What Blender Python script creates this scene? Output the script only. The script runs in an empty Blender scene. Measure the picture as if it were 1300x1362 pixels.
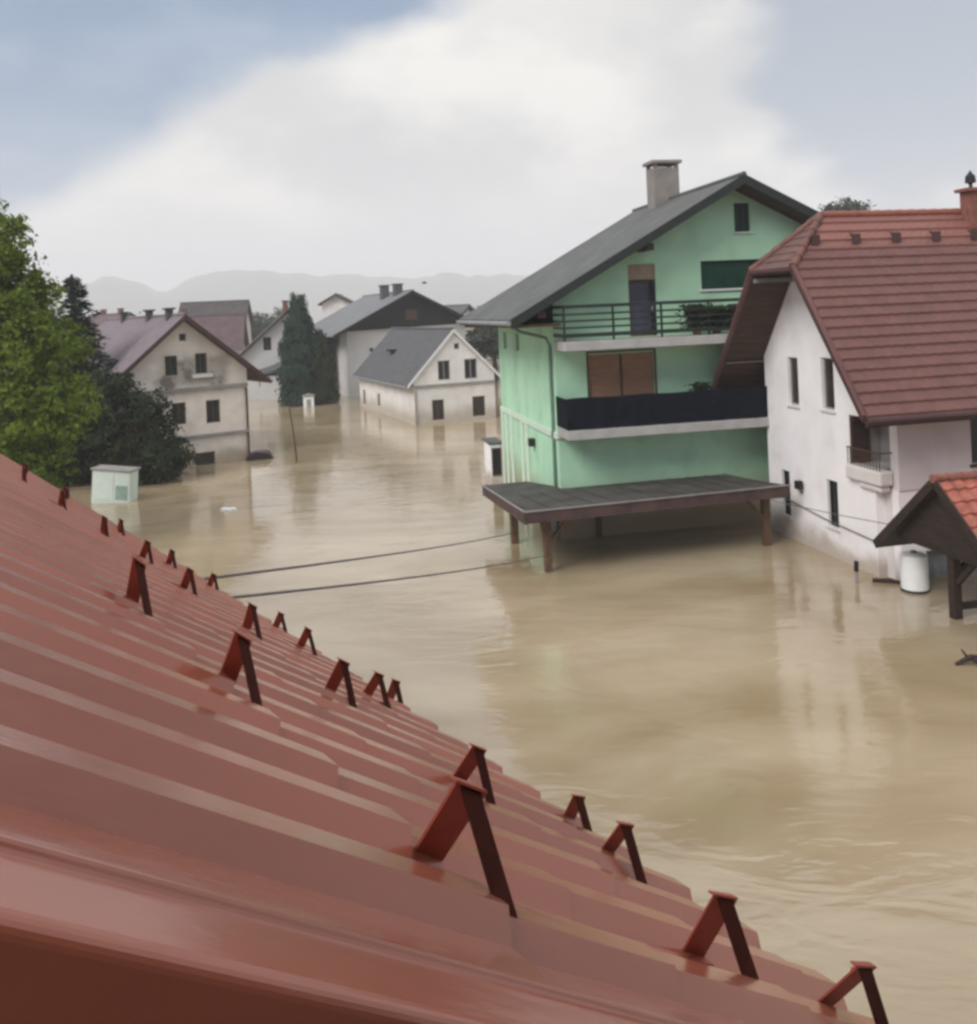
import bpy, bmesh, math, random
from mathutils import Vector, Matrix, noise
R = math.radians
random.seed(7)
S = bpy.context.scene
COL = S.collection
H = 7.2                                    # eye height above the flood water

# ------------------------------------------------------------------ camera
cam_d = bpy.data.cameras.new("camera"); cam = bpy.data.objects.new("camera", cam_d); COL.objects.link(cam)
cam.matrix_world = Matrix.Translation((0, 0, H)) @ Matrix.Rotation(R(90), 4, 'X') @ Matrix.Rotation(R(-2.5), 4, 'Z')
cam_d.sensor_fit = 'AUTO'; cam_d.sensor_width = 36; cam_d.lens = 1200 / 1362 * 36
cam_d.shift_y = -269 / 1362; cam_d.clip_start = 0.05; cam_d.clip_end = 9000
S.camera = cam
S.cycles.pixel_filter_type = 'BLACKMAN_HARRIS'; S.cycles.filter_width = 3.0
S.cycles.max_bounces = 8; S.cycles.volume_bounces = 1
S.view_settings.view_transform = 'Standard'; S.view_settings.look = 'None'
S.view_settings.exposure = 0.9; S.view_settings.gamma = 1

# ------------------------------------------------------------------ world: overcast sky with two bluish breaks
SUN_TO = Vector((-0.54, -0.55, 0.66)).normalized()
W = bpy.data.worlds.new("World"); S.world = W; W.use_nodes = True
nt = W.node_tree; nt.nodes.clear()
def wn(t, **k):
    n = nt.nodes.new(t)
    for a, b in k.items(): setattr(n, a, b)
    return n
def lk(a, b): nt.links.new(a, b)
def mth(op, a, b=None, clamp=False):
    n = wn('ShaderNodeMath', operation=op); n.use_clamp = clamp
    for i, v in enumerate((a, b)):
        if v is None: continue
        if isinstance(v, (int, float)): n.inputs[i].default_value = v
        else: lk(v, n.inputs[i])
    return n.outputs[0]
def vdot(a, v):
    n = wn('ShaderNodeVectorMath', operation='DOT_PRODUCT'); lk(a, n.inputs[0]); n.inputs[1].default_value = v; return n.outputs['Value']
def smooth(x, lo, hi):
    n = wn('ShaderNodeMapRange', interpolation_type='SMOOTHSTEP'); lk(x, n.inputs['Value'])
    n.inputs['From Min'].default_value = lo; n.inputs['From Max'].default_value = hi; return n.outputs['Result']
def mixc(f, a, b):
    n = wn('ShaderNodeMix', data_type='RGBA')
    if isinstance(f, float): n.inputs[0].default_value = f
    else: lk(f, n.inputs[0])
    for i, v in ((6, a), (7, b)):
        if isinstance(v, tuple): n.inputs[i].default_value = (*v, 1)
        else: lk(v, n.inputs[i])
    return n.outputs[2]
out = wn('ShaderNodeOutputWorld'); bg = wn('ShaderNodeBackground'); bg.inputs['Strength'].default_value = 0.053
tc = wn('ShaderNodeTexCoord'); D = tc.outputs['Generated']
sky = wn('ShaderNodeTexSky', sky_type='NISHITA'); sky.sun_disc = False
sky.sun_elevation = math.asin(SUN_TO.z); sky.sun_rotation = math.atan2(SUN_TO.x, SUN_TO.y)
def wnoise(sc, det, rough=0.5, off=0.0, squash=1.6):
    mp = wn('ShaderNodeMapping'); lk(D, mp.inputs[0]); mp.inputs['Scale'].default_value = (1, 1, squash); mp.inputs['Location'].default_value = (off, 0, off)
    n = wn('ShaderNodeTexNoise'); lk(mp.outputs[0], n.inputs['Vector']); n.inputs['Scale'].default_value = sc
    n.inputs['Detail'].default_value = det; n.inputs['Roughness'].default_value = rough; return n.outputs['Fac']
n1 = wnoise(3.2, 5, 0.55); n2 = wnoise(7.0, 4, 0.5, 3.1, 2.2)
elev = vdot(D, (0, 0, 1))
base = mixc(smooth(n1, 0.38, 0.60), (6.7, 6.75, 6.85), (10.1, 9.8, 9.25))
base = mixc(mth('MULTIPLY', smooth(n2, 0.42, 0.62), 0.45), base, (7.0, 6.95, 6.95))
base = mixc(smooth(elev, 0.16, 0.01), base, (7.2, 7.35, 7.7))
def bluedot(v, lo, hi, amp=0.16, sc=n1):
    return smooth(mth('ADD', v, mth('MULTIPLY', mth('SUBTRACT', sc, 0.5), amp)), lo, hi)
def ray(px, py):
    r = R(2.5); dx, dy = px - 650, 412 - py
    return Vector(((dx * math.cos(r) + dy * math.sin(r)) / 1200, 1, (-dx * math.sin(r) + dy * math.cos(r)) / 1200))
nrm = ray(60, 290).cross(ray(640, -10)).normalized()
if nrm.dot(ray(100, 60)) < 0: nrm = -nrm
m1 = bluedot(vdot(D, nrm), 0.0, 0.042)
m1 = mth('MULTIPLY', mth('MULTIPLY', m1, smooth(elev, 0.05, 0.14)), smooth(elev, 0.62, 0.42))
c2 = ray(1220, 45).normalized()
m2 = mth('MULTIPLY', bluedot(vdot(D, c2), 0.983, 0.9915, 0.02, n2), 1.0)
skyblue = mixc(0.3, (1.3, 2.75, 4.9), sky.outputs[0])
skyblue = mixc(smooth(n2, 0.35, 0.75), skyblue, (3.0, 4.2, 5.9))
colr = mixc(m1, base, skyblue)
colr = mixc(m2, colr, (3.3, 4.2, 5.3))
zen = wn('ShaderNodeMapRange', interpolation_type='SMOOTHSTEP'); lk(elev, zen.inputs['Value'])      # overcast skies are brightest overhead
zen.inputs['From Min'].default_value = 0.34; zen.inputs['From Max'].default_value = 0.9; zen.inputs['To Min'].default_value = 1.0; zen.inputs['To Max'].default_value = 1.8
vm = wn('ShaderNodeVectorMath', operation='SCALE'); lk(colr, vm.inputs[0]); lk(zen.outputs['Result'], vm.inputs['Scale']); colr = vm.outputs[0]
lk(colr, bg.inputs['Color']); lk(bg.outputs[0], out.inputs[0])

sun_d = bpy.data.lights.new("sun", 'SUN'); sun = bpy.data.objects.new("sun", sun_d); COL.objects.link(sun)
sun_d.energy = 1.45; sun_d.angle = R(28); sun_d.color = (1, 0.965, 0.93)
sun.rotation_euler = SUN_TO.to_track_quat('Z', 'Y').to_euler()

# ------------------------------------------------------------------ materials
def material(name, color, rough=0.8, var=0.12, scale=3.0, bump=0.0, bscale=None, spec=0.3, metallic=0.0, color2=None, stretch=(1, 1, 1), detail=5, extra=None, coat=0.0, lo=0.35, hi=0.68):
    m = bpy.data.materials.new(name); m.use_nodes = True; t = m.node_tree; b = t.nodes['Principled BSDF']
    b.inputs['Roughness'].default_value = rough; b.inputs['Specular IOR Level'].default_value = spec
    b.inputs['Metallic'].default_value = metallic; b.inputs['Coat Weight'].default_value = coat
    tcn = t.nodes.new('ShaderNodeTexCoord'); mp = t.nodes.new('ShaderNodeMapping'); mp.inputs['Scale'].default_value = stretch
    t.links.new(tcn.outputs['Object'], mp.inputs[0])
    n = t.nodes.new('ShaderNodeTexNoise'); n.inputs['Scale'].default_value = scale; n.inputs['Detail'].default_value = detail
    t.links.new(mp.outputs[0], n.inputs['Vector'])
    mr = t.nodes.new('ShaderNodeMapRange'); mr.inputs['From Min'].default_value = lo; mr.inputs['From Max'].default_value = hi
    t.links.new(n.outputs['Fac'], mr.inputs['Value'])
    mx = t.nodes.new('ShaderNodeMix'); mx.data_type = 'RGBA'
    c2 = color2 or tuple(c * (1 - 2 * var) for c in color)
    mx.inputs[6].default_value = (*c2, 1); mx.inputs[7].default_value = (*color, 1)
    t.links.new(mr.outputs[0], mx.inputs[0]); res = mx.outputs[2]
    if extra: res = extra(t, tcn, res, b)
    t.links.new(res, b.inputs['Base Color'])
    if bump:
        n2 = t.nodes.new('ShaderNodeTexNoise'); n2.inputs['Scale'].default_value = bscale or scale * 8; n2.inputs['Detail'].default_value = 4
        t.links.new(mp.outputs[0], n2.inputs['Vector'])
        bp = t.nodes.new('ShaderNodeBump'); bp.inputs['Strength'].default_value = bump; bp.inputs['Distance'].default_value = 0.02
        t.links.new(n2.outputs['Fac'], bp.inputs['Height']); t.links.new(bp.outputs[0], b.inputs['Normal'])
    return m
def stain_extra(col, region=None, sc=1.3, amt=0.8, lo=0.45, hi=0.6, tide=None):
    """Dirt with a shape of its own: noise patches (optionally gathered in a box) and a mud tide mark left by the flood."""
    def f(t, tcn, res, b):
        n = t.nodes.new('ShaderNodeTexNoise'); n.inputs['Scale'].default_value = sc; n.inputs['Detail'].default_value = 6
        t.links.new(tcn.outputs['Object'], n.inputs['Vector'])
        sep = t.nodes.new('ShaderNodeSeparateXYZ'); t.links.new(tcn.outputs['Object'], sep.inputs[0])
        def M(op, a, b_):
            k = t.nodes.new('ShaderNodeMath'); k.operation = op
            for i, v in enumerate((a, b_)):
                if isinstance(v, (int, float)): k.inputs[i].default_value = v
                else: t.links.new(v, k.inputs[i])
            return k.outputs[0]
        def MR(x, a, c):
            k = t.nodes.new('ShaderNodeMapRange'); k.interpolation_type = 'SMOOTHSTEP'; t.links.new(x, k.inputs['Value'])
            k.inputs['From Min'].default_value = a; k.inputs['From Max'].default_value = c; return k.outputs[0]
        fac = MR(n.outputs['Fac'], lo, hi)
        if region:
            x0, x1, z0, z1 = region; w = 0.35
            wob = M('MULTIPLY', M('SUBTRACT', n.outputs['Fac'], 0.5), 1.6)
            X = M('ADD', sep.outputs['X'], wob); Z = M('ADD', sep.outputs['Z'], wob)
            r = M('MULTIPLY', M('MULTIPLY', MR(X, x0 - w, x0 + w), MR(X, x1 + w, x1 - w)), M('MULTIPLY', MR(Z, z0 - w, z0 + w), MR(Z, z1 + w, z1 - w)))
            fac = M('MULTIPLY', r, M('ADD', M('MULTIPLY', fac, 0.4), 0.6))
        fac = M('MULTIPLY', fac, amt)
        mx = t.nodes.new('ShaderNodeMix'); mx.data_type = 'RGBA'; t.links.new(fac, mx.inputs[0]); t.links.new(res, mx.inputs[6]); mx.inputs[7].default_value = (*col, 1)
        o = mx.outputs[2]
        if tide:
            zz = M('ADD', sep.outputs['Z'], M('MULTIPLY', M('SUBTRACT', n.outputs['Fac'], 0.5), 1.2))
            f2 = M('MULTIPLY', MR(zz, tide[0], tide[0] * 0.2), tide[1])
            my = t.nodes.new('ShaderNodeMix'); my.data_type = 'RGBA'; t.links.new(f2, my.inputs[0]); t.links.new(o, my.inputs[6]); my.inputs[7].default_value = (0.30, 0.23, 0.15, 1)
            o = my.outputs[2]
        return o
    return f
M = {}
M['green_wall'] = material('green_render', (0.46, 0.74, 0.52), 0.9, 0.05, 0.9, 0.25, 40, extra=stain_extra((0.32, 0.50, 0.37), None, 0.8, 0.6, 0.46, 0.72, tide=(2.0, 0.95)))
M['green_light'] = material('pale_green_trim', (0.62, 0.74, 0.62), 0.85, 0.06, 3)
M['white_wall'] = material('white_render', (0.86, 0.83, 0.84), 0.9, 0.04, 1.2, 0.2, 40, extra=stain_extra((0.62, 0.56, 0.53), None, 0.9, 0.5, 0.52, 0.75, tide=(0.7, 0.7)))
M['bay_wall'] = material('bay_render', (0.66, 0.61, 0.59), 0.9, 0.05, 1.5, 0.2, 40, extra=stain_extra((0.52, 0.46, 0.43), None, 0.8, 0.4, 0.5, 0.8))  # greyer than the render of the gable walls
M['old_wall'] = material('old_white_plaster', (0.84, 0.76, 0.69), 0.92, 0.08, 1.5, 0.3, 20, extra=stain_extra((0.20, 0.17, 0.15), (-4.4, -0.9, 4.0, 5.5), 1.1, 1.0, tide=(1.0, 0.7)))
M['old_wall2'] = material('weathered_pale_plaster', (0.78, 0.75, 0.72), 0.92, 0.08, 1.0, 0.3, 20, extra=stain_extra((0.50, 0.45, 0.40), None, 0.7, 0.5, 0.5, 0.72, tide=(1.3, 0.6)))
M['far_wall'] = material('far_grey_plaster', (0.58, 0.57, 0.56), 0.92, 0.05, 0.5, 0.2, 20)
M['slate'] = material('grey_fibre_cement', (0.10, 0.10, 0.105), 0.75, 0.12, 1.6, 0.3, 30, stretch=(1, 1, 3))
M['green_roof'] = material('weathered_grey_roof', (0.115, 0.118, 0.115), 0.72, 0.16, 1.2, 0.35, 30)
M['dark_roof'] = material('dark_brown_grey_roof', (0.075, 0.062, 0.064), 0.8, 0.15, 1.0, 0.4, 30)
M['mauve_roof'] = material('mauve_grey_tiles', (0.19, 0.155, 0.175), 0.8, 0.1, 2.0, 0.4, 30)
M['plum_roof'] = material('dull_red_tiles', (0.115, 0.075, 0.080), 0.8, 0.15, 1.0, 0.4, 30)
M['lightgrey_roof'] = material('pale_grey_sheet', (0.17, 0.175, 0.18), 0.6, 0.1, 1.0, 0.2, 30)
def red_top(t, tcn, res, b):           # rust-red courses along the ridge
    sep = t.nodes.new('ShaderNodeSeparateXYZ'); t.links.new(tcn.outputs['Object'], sep.inputs[0])
    k = t.nodes.new('ShaderNodeMapRange'); t.links.new(sep.outputs['Z'], k.inputs['Value']); k.inputs['From Min'].default_value = 8.30; k.inputs['From Max'].default_value = 8.75; k.inputs['To Max'].default_value = .8
    mx = t.nodes.new('ShaderNodeMix'); mx.data_type = 'RGBA'; t.links.new(k.outputs[0], mx.inputs[0]); t.links.new(res, mx.inputs[6]); mx.inputs[7].default_value = (0.24, 0.098, 0.08, 1); return mx.outputs[2]
M['tile'] = material('brown_red_tile', (0.15, 0.062, 0.054), 0.5, 0.10, 2.2, 0.2, 60, color2=(0.115, 0.050, 0.045), extra=red_top)
M['tile_plain'] = material('brown_tile', (0.155, 0.082, 0.072), 0.55, 0.14, 2.2, 0.2, 60, color2=(0.115, 0.064, 0.058))
M['ridge_brown'] = material('brown_ridge_tile', (0.17, 0.075, 0.062), 0.6, 0.15, 4)
M['ridge_tile'] = material('ridge_tile_red', (0.30, 0.105, 0.075), 0.6, 0.15, 4)
M['red_tile'] = material('clay_red_tile', (0.40, 0.125, 0.085), 0.55, 0.2, 4.0, 0.3, 60)
M['soffit'] = material('brown_soffit_boards', (0.085, 0.048, 0.032), 0.75, 0.2, 1.5, 0.3, 20, stretch=(1, 9, 1))
M['dark_wood'] = material('dark_stained_wood', (0.040, 0.024, 0.018), 0.65, 0.25, 3, 0.3, 30, stretch=(1, 1, 6))
M['post_wood'] = material('brown_post_wood', (0.16, 0.095, 0.055), 0.8, 0.25, 4, 0.3, 30, stretch=(5, 5, 1))
M['fascia'] = material('maroon_fascia', (0.075, 0.038, 0.036), 0.55, 0.15, 4)
M['carport_fascia'] = material('purple_brown_fascia', (0.095, 0.055, 0.05), 0.6, 0.2, 3, 0.2, 20, color2=(0.05, 0.03, 0.03))
M['carport_roof'] = material('dark_bitumen_roof', (0.085, 0.078, 0.072), 0.7, 0.25, 1.5, 0.4, 20)
M['concrete'] = material('grey_concrete', (0.42, 0.41, 0.40), 0.88, 0.1, 3, 0.3, 30)
M['chimney'] = material('chimney_render', (0.28, 0.255, 0.235), 0.9, 0.12, 2.2, 0.4, 25)
M['brick'] = material('chimney_brick', (0.28, 0.11, 0.08), 0.85, 0.2, 6, 0.3, 25)
M['rail'] = material('dark_green_rail', (0.022, 0.030, 0.026), 0.5, 0.1, 5)
M['cloth'] = material('navy_balcony_cloth', (0.007, 0.010, 0.018), 0.95, 0.2, 3, 0.5, 12, spec=0.1)
M['glass'] = material('dark_glass', (0.018, 0.020, 0.024), 0.12, 0.2, 1.5)
M['glass_brown'] = material('dim_brown_glass', (0.05, 0.033, 0.028), 0.2, 0.25, 1.5)
M['glass_green'] = material('green_tinted_blind', (0.018, 0.075, 0.05), 0.4, 0.25, 1.0)
M['shutter'] = material('orange_brown_shutter', (0.36, 0.20, 0.12), 0.7, 0.12, 2, 0.2, 30, stretch=(1, 1, 6))
M['blind'] = material('tan_blind', (0.36, 0.28, 0.19), 0.8, 0.1, 3)
M['door_blue'] = material('slate_blue_door', (0.10, 0.10, 0.15), 0.4, 0.2, 1.5)
M['frame_white'] = material('white_frame', (0.72, 0.72, 0.72), 0.5, 0.04, 3)
M['frame_brown'] = material('brown_frame', (0.10, 0.055, 0.035), 0.6, 0.12, 3)
M['frame_grey'] = material('grey_frame', (0.30, 0.28, 0.27), 0.6, 0.1, 3)
M['grey_metal'] = material('grey_metal_panel', (0.25, 0.26, 0.265), 0.5, 0.1, 2)
M['pipe'] = material('grey_green_pipe', (0.17, 0.26, 0.21), 0.5, 0.1, 3)
M['enamel'] = material('white_enamel', (0.80, 0.81, 0.80), 0.35, 0.04, 2)
M['black'] = material('black_paint', (0.012, 0.012, 0.013), 0.5, 0.1, 4)
M['cable'] = material('grey_cable', (0.13, 0.12, 0.12), 0.6, 0.1, 4)
M['kiosk'] = material('pale_green_board', (0.62, 0.70, 0.64), 0.6, 0.04, 3)
M['kiosk_dark'] = material('dull_green_panel', (0.30, 0.42, 0.36), 0.6, 0.15, 5)
M['car'] = material('maroon_car_paint', (0.055, 0.025, 0.03), 0.25, 0.1, 2)
M['steel'] = material('bright_screw_steel', (0.55, 0.53, 0.5), 0.35, 0.1, 9, metallic=0.8)
M['bark'] = material('bark', (0.075, 0.055, 0.04), 0.95, 0.25, 6, 0.6, 20, stretch=(1, 1, 0.25))

def roof_paint():
    def ex(t, tcn, res, b):
        n = t.nodes.new('ShaderNodeTexNoise'); n.inputs['Scale'].default_value = 2.2; n.inputs['Detail'].default_value = 7
        mp = t.nodes.new('ShaderNodeMapping'); mp.inputs['Scale'].default_value = (0.8, 3.2, 0.8)
        t.links.new(tcn.outputs['Object'], mp.inputs[0]); t.links.new(mp.outputs[0], n.inputs['Vector'])
        mr = t.nodes.new('ShaderNodeMapRange'); t.links.new(n.outputs['Fac'], mr.inputs['Value'])
        mr.inputs['From Min'].default_value = 0.3; mr.inputs['From Max'].default_value = 0.75
        mr.inputs['To Min'].default_value = 0.15; mr.inputs['To Max'].default_value = 0.27
        t.links.new(mr.outputs[0], b.inputs['Roughness']); return res
    return material('red_brown_roof_paint', (0.36, 0.112, 0.072), 0.3, 0.12, 1.2, 0.05, 26, color2=(0.255, 0.084, 0.056), stretch=(0.6, 2.5, 0.6), extra=ex, spec=0.5, coat=0.25)
M['metal_roof'] = roof_paint(); M['metal_roof'].node_tree.nodes['Principled BSDF'].inputs['Coat Roughness'].default_value = 0.2; M['metal_roof'].node_tree.nodes['Principled BSDF'].inputs['Coat IOR'].default_value = 1.6
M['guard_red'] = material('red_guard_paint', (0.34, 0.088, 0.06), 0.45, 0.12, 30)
M['guard_shaded'] = material('shaded_guard_paint', (0.050, 0.010, 0.006), 0.75, 0.2, 30, spec=0.15)  # darker copy of the guard colour, shade painted on the near leg

def leaf_mat(name, c1, c2, scale=0.9, trans=0.25):
    m = bpy.data.materials.new(name); m.use_nodes = True; t = m.node_tree; b = t.nodes['Principled BSDF']
    g = t.nodes.new('ShaderNodeNewGeometry'); tcn = t.nodes.new('ShaderNodeTexCoord')
    n = t.nodes.new('ShaderNodeTexNoise'); n.inputs['Scale'].default_value = scale; n.inputs['Detail'].default_value = 3
    t.links.new(tcn.outputs['Object'], n.inputs['Vector'])
    a = t.nodes.new('ShaderNodeMath'); a.operation = 'MULTIPLY_ADD'; a.inputs[1].default_value = 0.5
    t.links.new(g.outputs['Random Per Island'], a.inputs[0])
    mr = t.nodes.new('ShaderNodeMapRange'); mr.inputs['From Min'].default_value = 0.35; mr.inputs['From Max'].default_value = 0.65; mr.inputs['To Max'].default_value = 0.5
    t.links.new(n.outputs['Fac'], mr.inputs['Value']); t.links.new(mr.outputs[0], a.inputs[2])
    mx = t.nodes.new('ShaderNodeMix'); mx.data_type = 'RGBA'; mx.inputs[6].default_value = (*c1, 1); mx.inputs[7].default_value = (*c2, 1)
    t.links.new(a.outputs[0], mx.inputs[0]); t.links.new(mx.outputs[2], b.inputs['Base Color'])
    b.inputs['Roughness'].default_value = 0.7; b.inputs['Specular IOR Level'].default_value = 0.2
    tr = t.nodes.new('ShaderNodeBsdfTranslucent'); t.links.new(mx.outputs[2], tr.inputs['Color'])
    ms = t.nodes.new('ShaderNodeMixShader'); ms.inputs[0].default_value = trans
    o = t.nodes['Material Output']; t.links.new(b.outputs[0], ms.inputs[1]); t.links.new(tr.outputs[0], ms.inputs[2]); t.links.new(ms.outputs[0], o.inputs[0])
    return m
M['leaf_bright'] = leaf_mat('spring_leaves', (0.065, 0.108, 0.012), (0.21, 0.28, 0.036), 0.5, 0.4)
M['leaf_dark'] = leaf_mat('dark_shrub_leaves', (0.007, 0.015, 0.005), (0.030, 0.043, 0.014), 0.5, 0.12)
M['needle'] = leaf_mat('spruce_needles', (0.012, 0.024, 0.018), (0.030, 0.048, 0.034), 0.6, 0.05)
M['cypress'] = leaf_mat('cypress_scales', (0.010, 0.028, 0.018), (0.024, 0.052, 0.032), 0.5, 0.05)
M['far_leaf'] = leaf_mat('far_tree_leaves', (0.03, 0.042, 0.03), (0.06, 0.075, 0.05), 0.4, 0.1)

# ------------------------------------------------------------------ mesh helpers
class MB:
    def __init__(s): s.v = []; s.f = []; s.m = []; s.g = []
    def add(s, vs, fs, m=0):
        vs = list(vs); s.g.append((vs, list(fs), m)); o = len(s.v); s.v += [tuple(v) for v in vs]; s.f += [tuple(i + o for i in f) for f in fs]; s.m += [m] * len(fs); return s
    def box(s, a, b, m=0, mp=None):
        x0, y0, z0 = a; x1, y1, z1 = b
        vs = [(x0, y0, z0), (x1, y0, z0), (x1, y1, z0), (x0, y1, z0), (x0, y0, z1), (x1, y0, z1), (x1, y1, z1), (x0, y1, z1)]
        if mp: vs = [mp(*v) for v in vs]
        return s.add(vs, [(0, 3, 2, 1), (4, 5, 6, 7), (0, 1, 5, 4), (1, 2, 6, 5), (2, 3, 7, 6), (3, 0, 4, 7)], m)
    def prism(s, pts, off, m=0):          # planar polygon swept by the vector off
        n = len(pts); off = Vector(off); vs = [Vector(p) for p in pts]; vs += [p + off for p in vs]
        return s.add(vs, [tuple(range(n))[::-1], tuple(range(n, 2 * n))] + [(i, (i + 1) % n, n + (i + 1) % n, n + i) for i in range(n)], m)
    def tube(s, pts, r, n=8, m=0, cap=True):
        pts = [Vector(p) for p in pts]; rs = r if isinstance(r, (list, tuple)) else [r] * len(pts); rings = []
        for i, p in enumerate(pts):
            d = (pts[min(i + 1, len(pts) - 1)] - pts[max(i - 1, 0)]).normalized()
            a = d.orthogonal().normalized() if i == 0 else (a - d * a.dot(d)).normalized()
            b = d.cross(a); rings.append([p + (a * math.cos(2 * math.pi * k / n) + b * math.sin(2 * math.pi * k / n)) * rs[i] for k in range(n)])
        vs = [v for r_ in rings for v in r_]
        fs = [(i * n + k, i * n + (k + 1) % n, (i + 1) * n + (k + 1) % n, (i + 1) * n + k) for i in range(len(pts) - 1) for k in range(n)]
        if cap: fs += [tuple(range(n))[::-1], tuple(range((len(pts) - 1) * n, len(pts) * n))]
        return s.add(vs, fs, m)
    def bar(s, p, q, w, h, m=0):           # rectangular bar
        p, q = Vector(p), Vector(q); d = (q - p).normalized(); up = Vector((0, 0, 1))
        if abs(d.z) > 0.95: up = Vector((0, 1, 0))
        a = d.cross(up).normalized() * w / 2; b = a.cross(d).normalized() * h / 2
        vs = [p - a - b, p + a - b, p + a + b, p - a + b]; vs += [v + (q - p) for v in vs]
        return s.add(vs, [(0, 3, 2, 1), (4, 5, 6, 7), (0, 1, 5, 4), (1, 2, 6, 5), (2, 3, 7, 6), (3, 0, 4, 7)], m)
    def lathe(s, prof, c=(0, 0, 0), n=24, m=0):
        vs = [(c[0] + r * math.cos(2 * math.pi * k / n), c[1] + r * math.sin(2 * math.pi * k / n), c[2] + z) for r, z in prof for k in range(n)]
        fs = [(i * n + k, i * n + (k + 1) % n, (i + 1) * n + (k + 1) % n, (i + 1) * n + k) for i in range(len(prof) - 1) for k in range(n)]
        fs += [tuple(range(n))[::-1], tuple(range((len(prof) - 1) * n, len(prof) * n))]
        return s.add(vs, fs, m)
    def build(s, name, mats, parent=None, smooth=False, bevel=0, loc=None, recalc=True):
        me = bpy.data.meshes.new(name); me.from_pydata(s.v, [], s.f)
        for mt in (mats if isinstance(mats, (list, tuple)) else [mats]): me.materials.append(mt if not isinstance(mt, str) else M[mt])
        me.polygons.foreach_set('material_index', s.m)
        if smooth: me.polygons.foreach_set('use_smooth', [True] * len(me.polygons))
        if recalc:
            bm = bmesh.new(); bm.from_mesh(me); bmesh.ops.recalc_face_normals(bm, faces=bm.faces); bm.to_mesh(me); bm.free()
        o = bpy.data.objects.new(name, me); COL.objects.link(o); o.parent = parent
        if loc: o.location = loc
        if bevel:
            bv = o.modifiers.new('bevel', 'BEVEL'); bv.width = bevel; bv.segments = 2; bv.limit_method = 'ANGLE'
        return o
def build_each(mb, name, mats, parent=None, **k):      # every added piece becomes an object of its own
    r = None
    for vs, fs, m in mb.g:
        x = MB(); x.add(vs, fs, m); r = x.build(name, mats, parent, **k)
    return r
def tag(o, label=None, cat=None, group=None, kind=None):
    if label: o['label'] = label
    if cat: o['category'] = cat
    if group: o['group'] = group
    if kind: o['kind'] = kind
    return o
def thing(name, label, cat, loc=(0, 0, 0), rz=0, group=None):
    o = bpy.data.objects.new(name, None); COL.objects.link(o); o.location = loc; o.rotation_euler = (0, 0, R(rz)); o.empty_display_size = 0.3
    return tag(o, label, cat, group)
def copy_tree(o, parent=None):
    c = o.copy(); COL.objects.link(c); c.parent = parent
    for ch in list(o.children): copy_tree(ch, c)
    return c

def clip(poly, p, n):                        # keep the side n.(x-p) <= 0
    r = []
    for i in range(len(poly)):
        a, b = poly[i], poly[(i + 1) % len(poly)]
        da = (a[0] - p[0]) * n[0] + (a[1] - p[1]) * n[1]; db = (b[0] - p[0]) * n[0] + (b[1] - p[1]) * n[1]
        if da <= 1e-7: r.append(a)
        if (da < -1e-7 and db > 1e-7) or (da > 1e-7 and db < -1e-7):
            t = da / (da - db); r.append((a[0] + (b[0] - a[0]) * t, a[1] + (b[1] - a[1]) * t))
    return r
def wall(name, mat, parent, mp, outline, holes, thick=0.3, label=None):
    """Wall of real thickness with openings. outline: convex, counter-clockwise in (a, z); mp(a, n, z) gives local xyz, n outward."""
    xs = sorted({p[0] for p in outline} | {h[i] for h in holes for i in (0, 1)})
    zs = sorted({p[1] for p in outline} | {h[i] for h in holes for i in (2, 3)})
    V = {}; vs = []; fs = []
    def vid(p):
        k = (round(p[0], 4), round(p[1], 4))
        if k not in V: V[k] = len(vs); vs.append(k)
        return V[k]
    for i in range(len(xs) - 1):
        for j in range(len(zs) - 1):
            cx, cz = (xs[i] + xs[i + 1]) / 2, (zs[j] + zs[j + 1]) / 2
            if any(h[0] < cx < h[1] and h[2] < cz < h[3] for h in holes): continue
            poly = [(xs[i], zs[j]), (xs[i + 1], zs[j]), (xs[i + 1], zs[j + 1]), (xs[i], zs[j + 1])]
            for k in range(len(outline)):
                a, b = outline[k], outline[(k + 1) % len(outline)]
                poly = clip(poly, a, (b[1] - a[1], -(b[0] - a[0])))
                if len(poly) < 3: break
            if len(poly) < 3: continue
            f = [vid(p) for p in poly]; g = [f[k] for k in range(len(f)) if f[k] != f[k - 1]]
            if len(g) >= 3: fs.append(tuple(g))
    n = len(vs); E = {}
    for f in fs:
        for k in range(len(f)):
            e = (f[k], f[(k + 1) % len(f)]); E[e] = 1
    allf = list(fs) + [tuple(v + n for v in f)[::-1] for f in fs]
    for (a, b) in E:
        if (b, a) not in E: allf.append((b, a, a + n, b + n))
    m = MB(); m.add([mp(p[0], 0, p[1]) for p in vs] + [mp(p[0], -thick, p[1]) for p in vs], allf)
    o = m.build(name, mat, parent)
    if label: o['label'] = label
    return o
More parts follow.
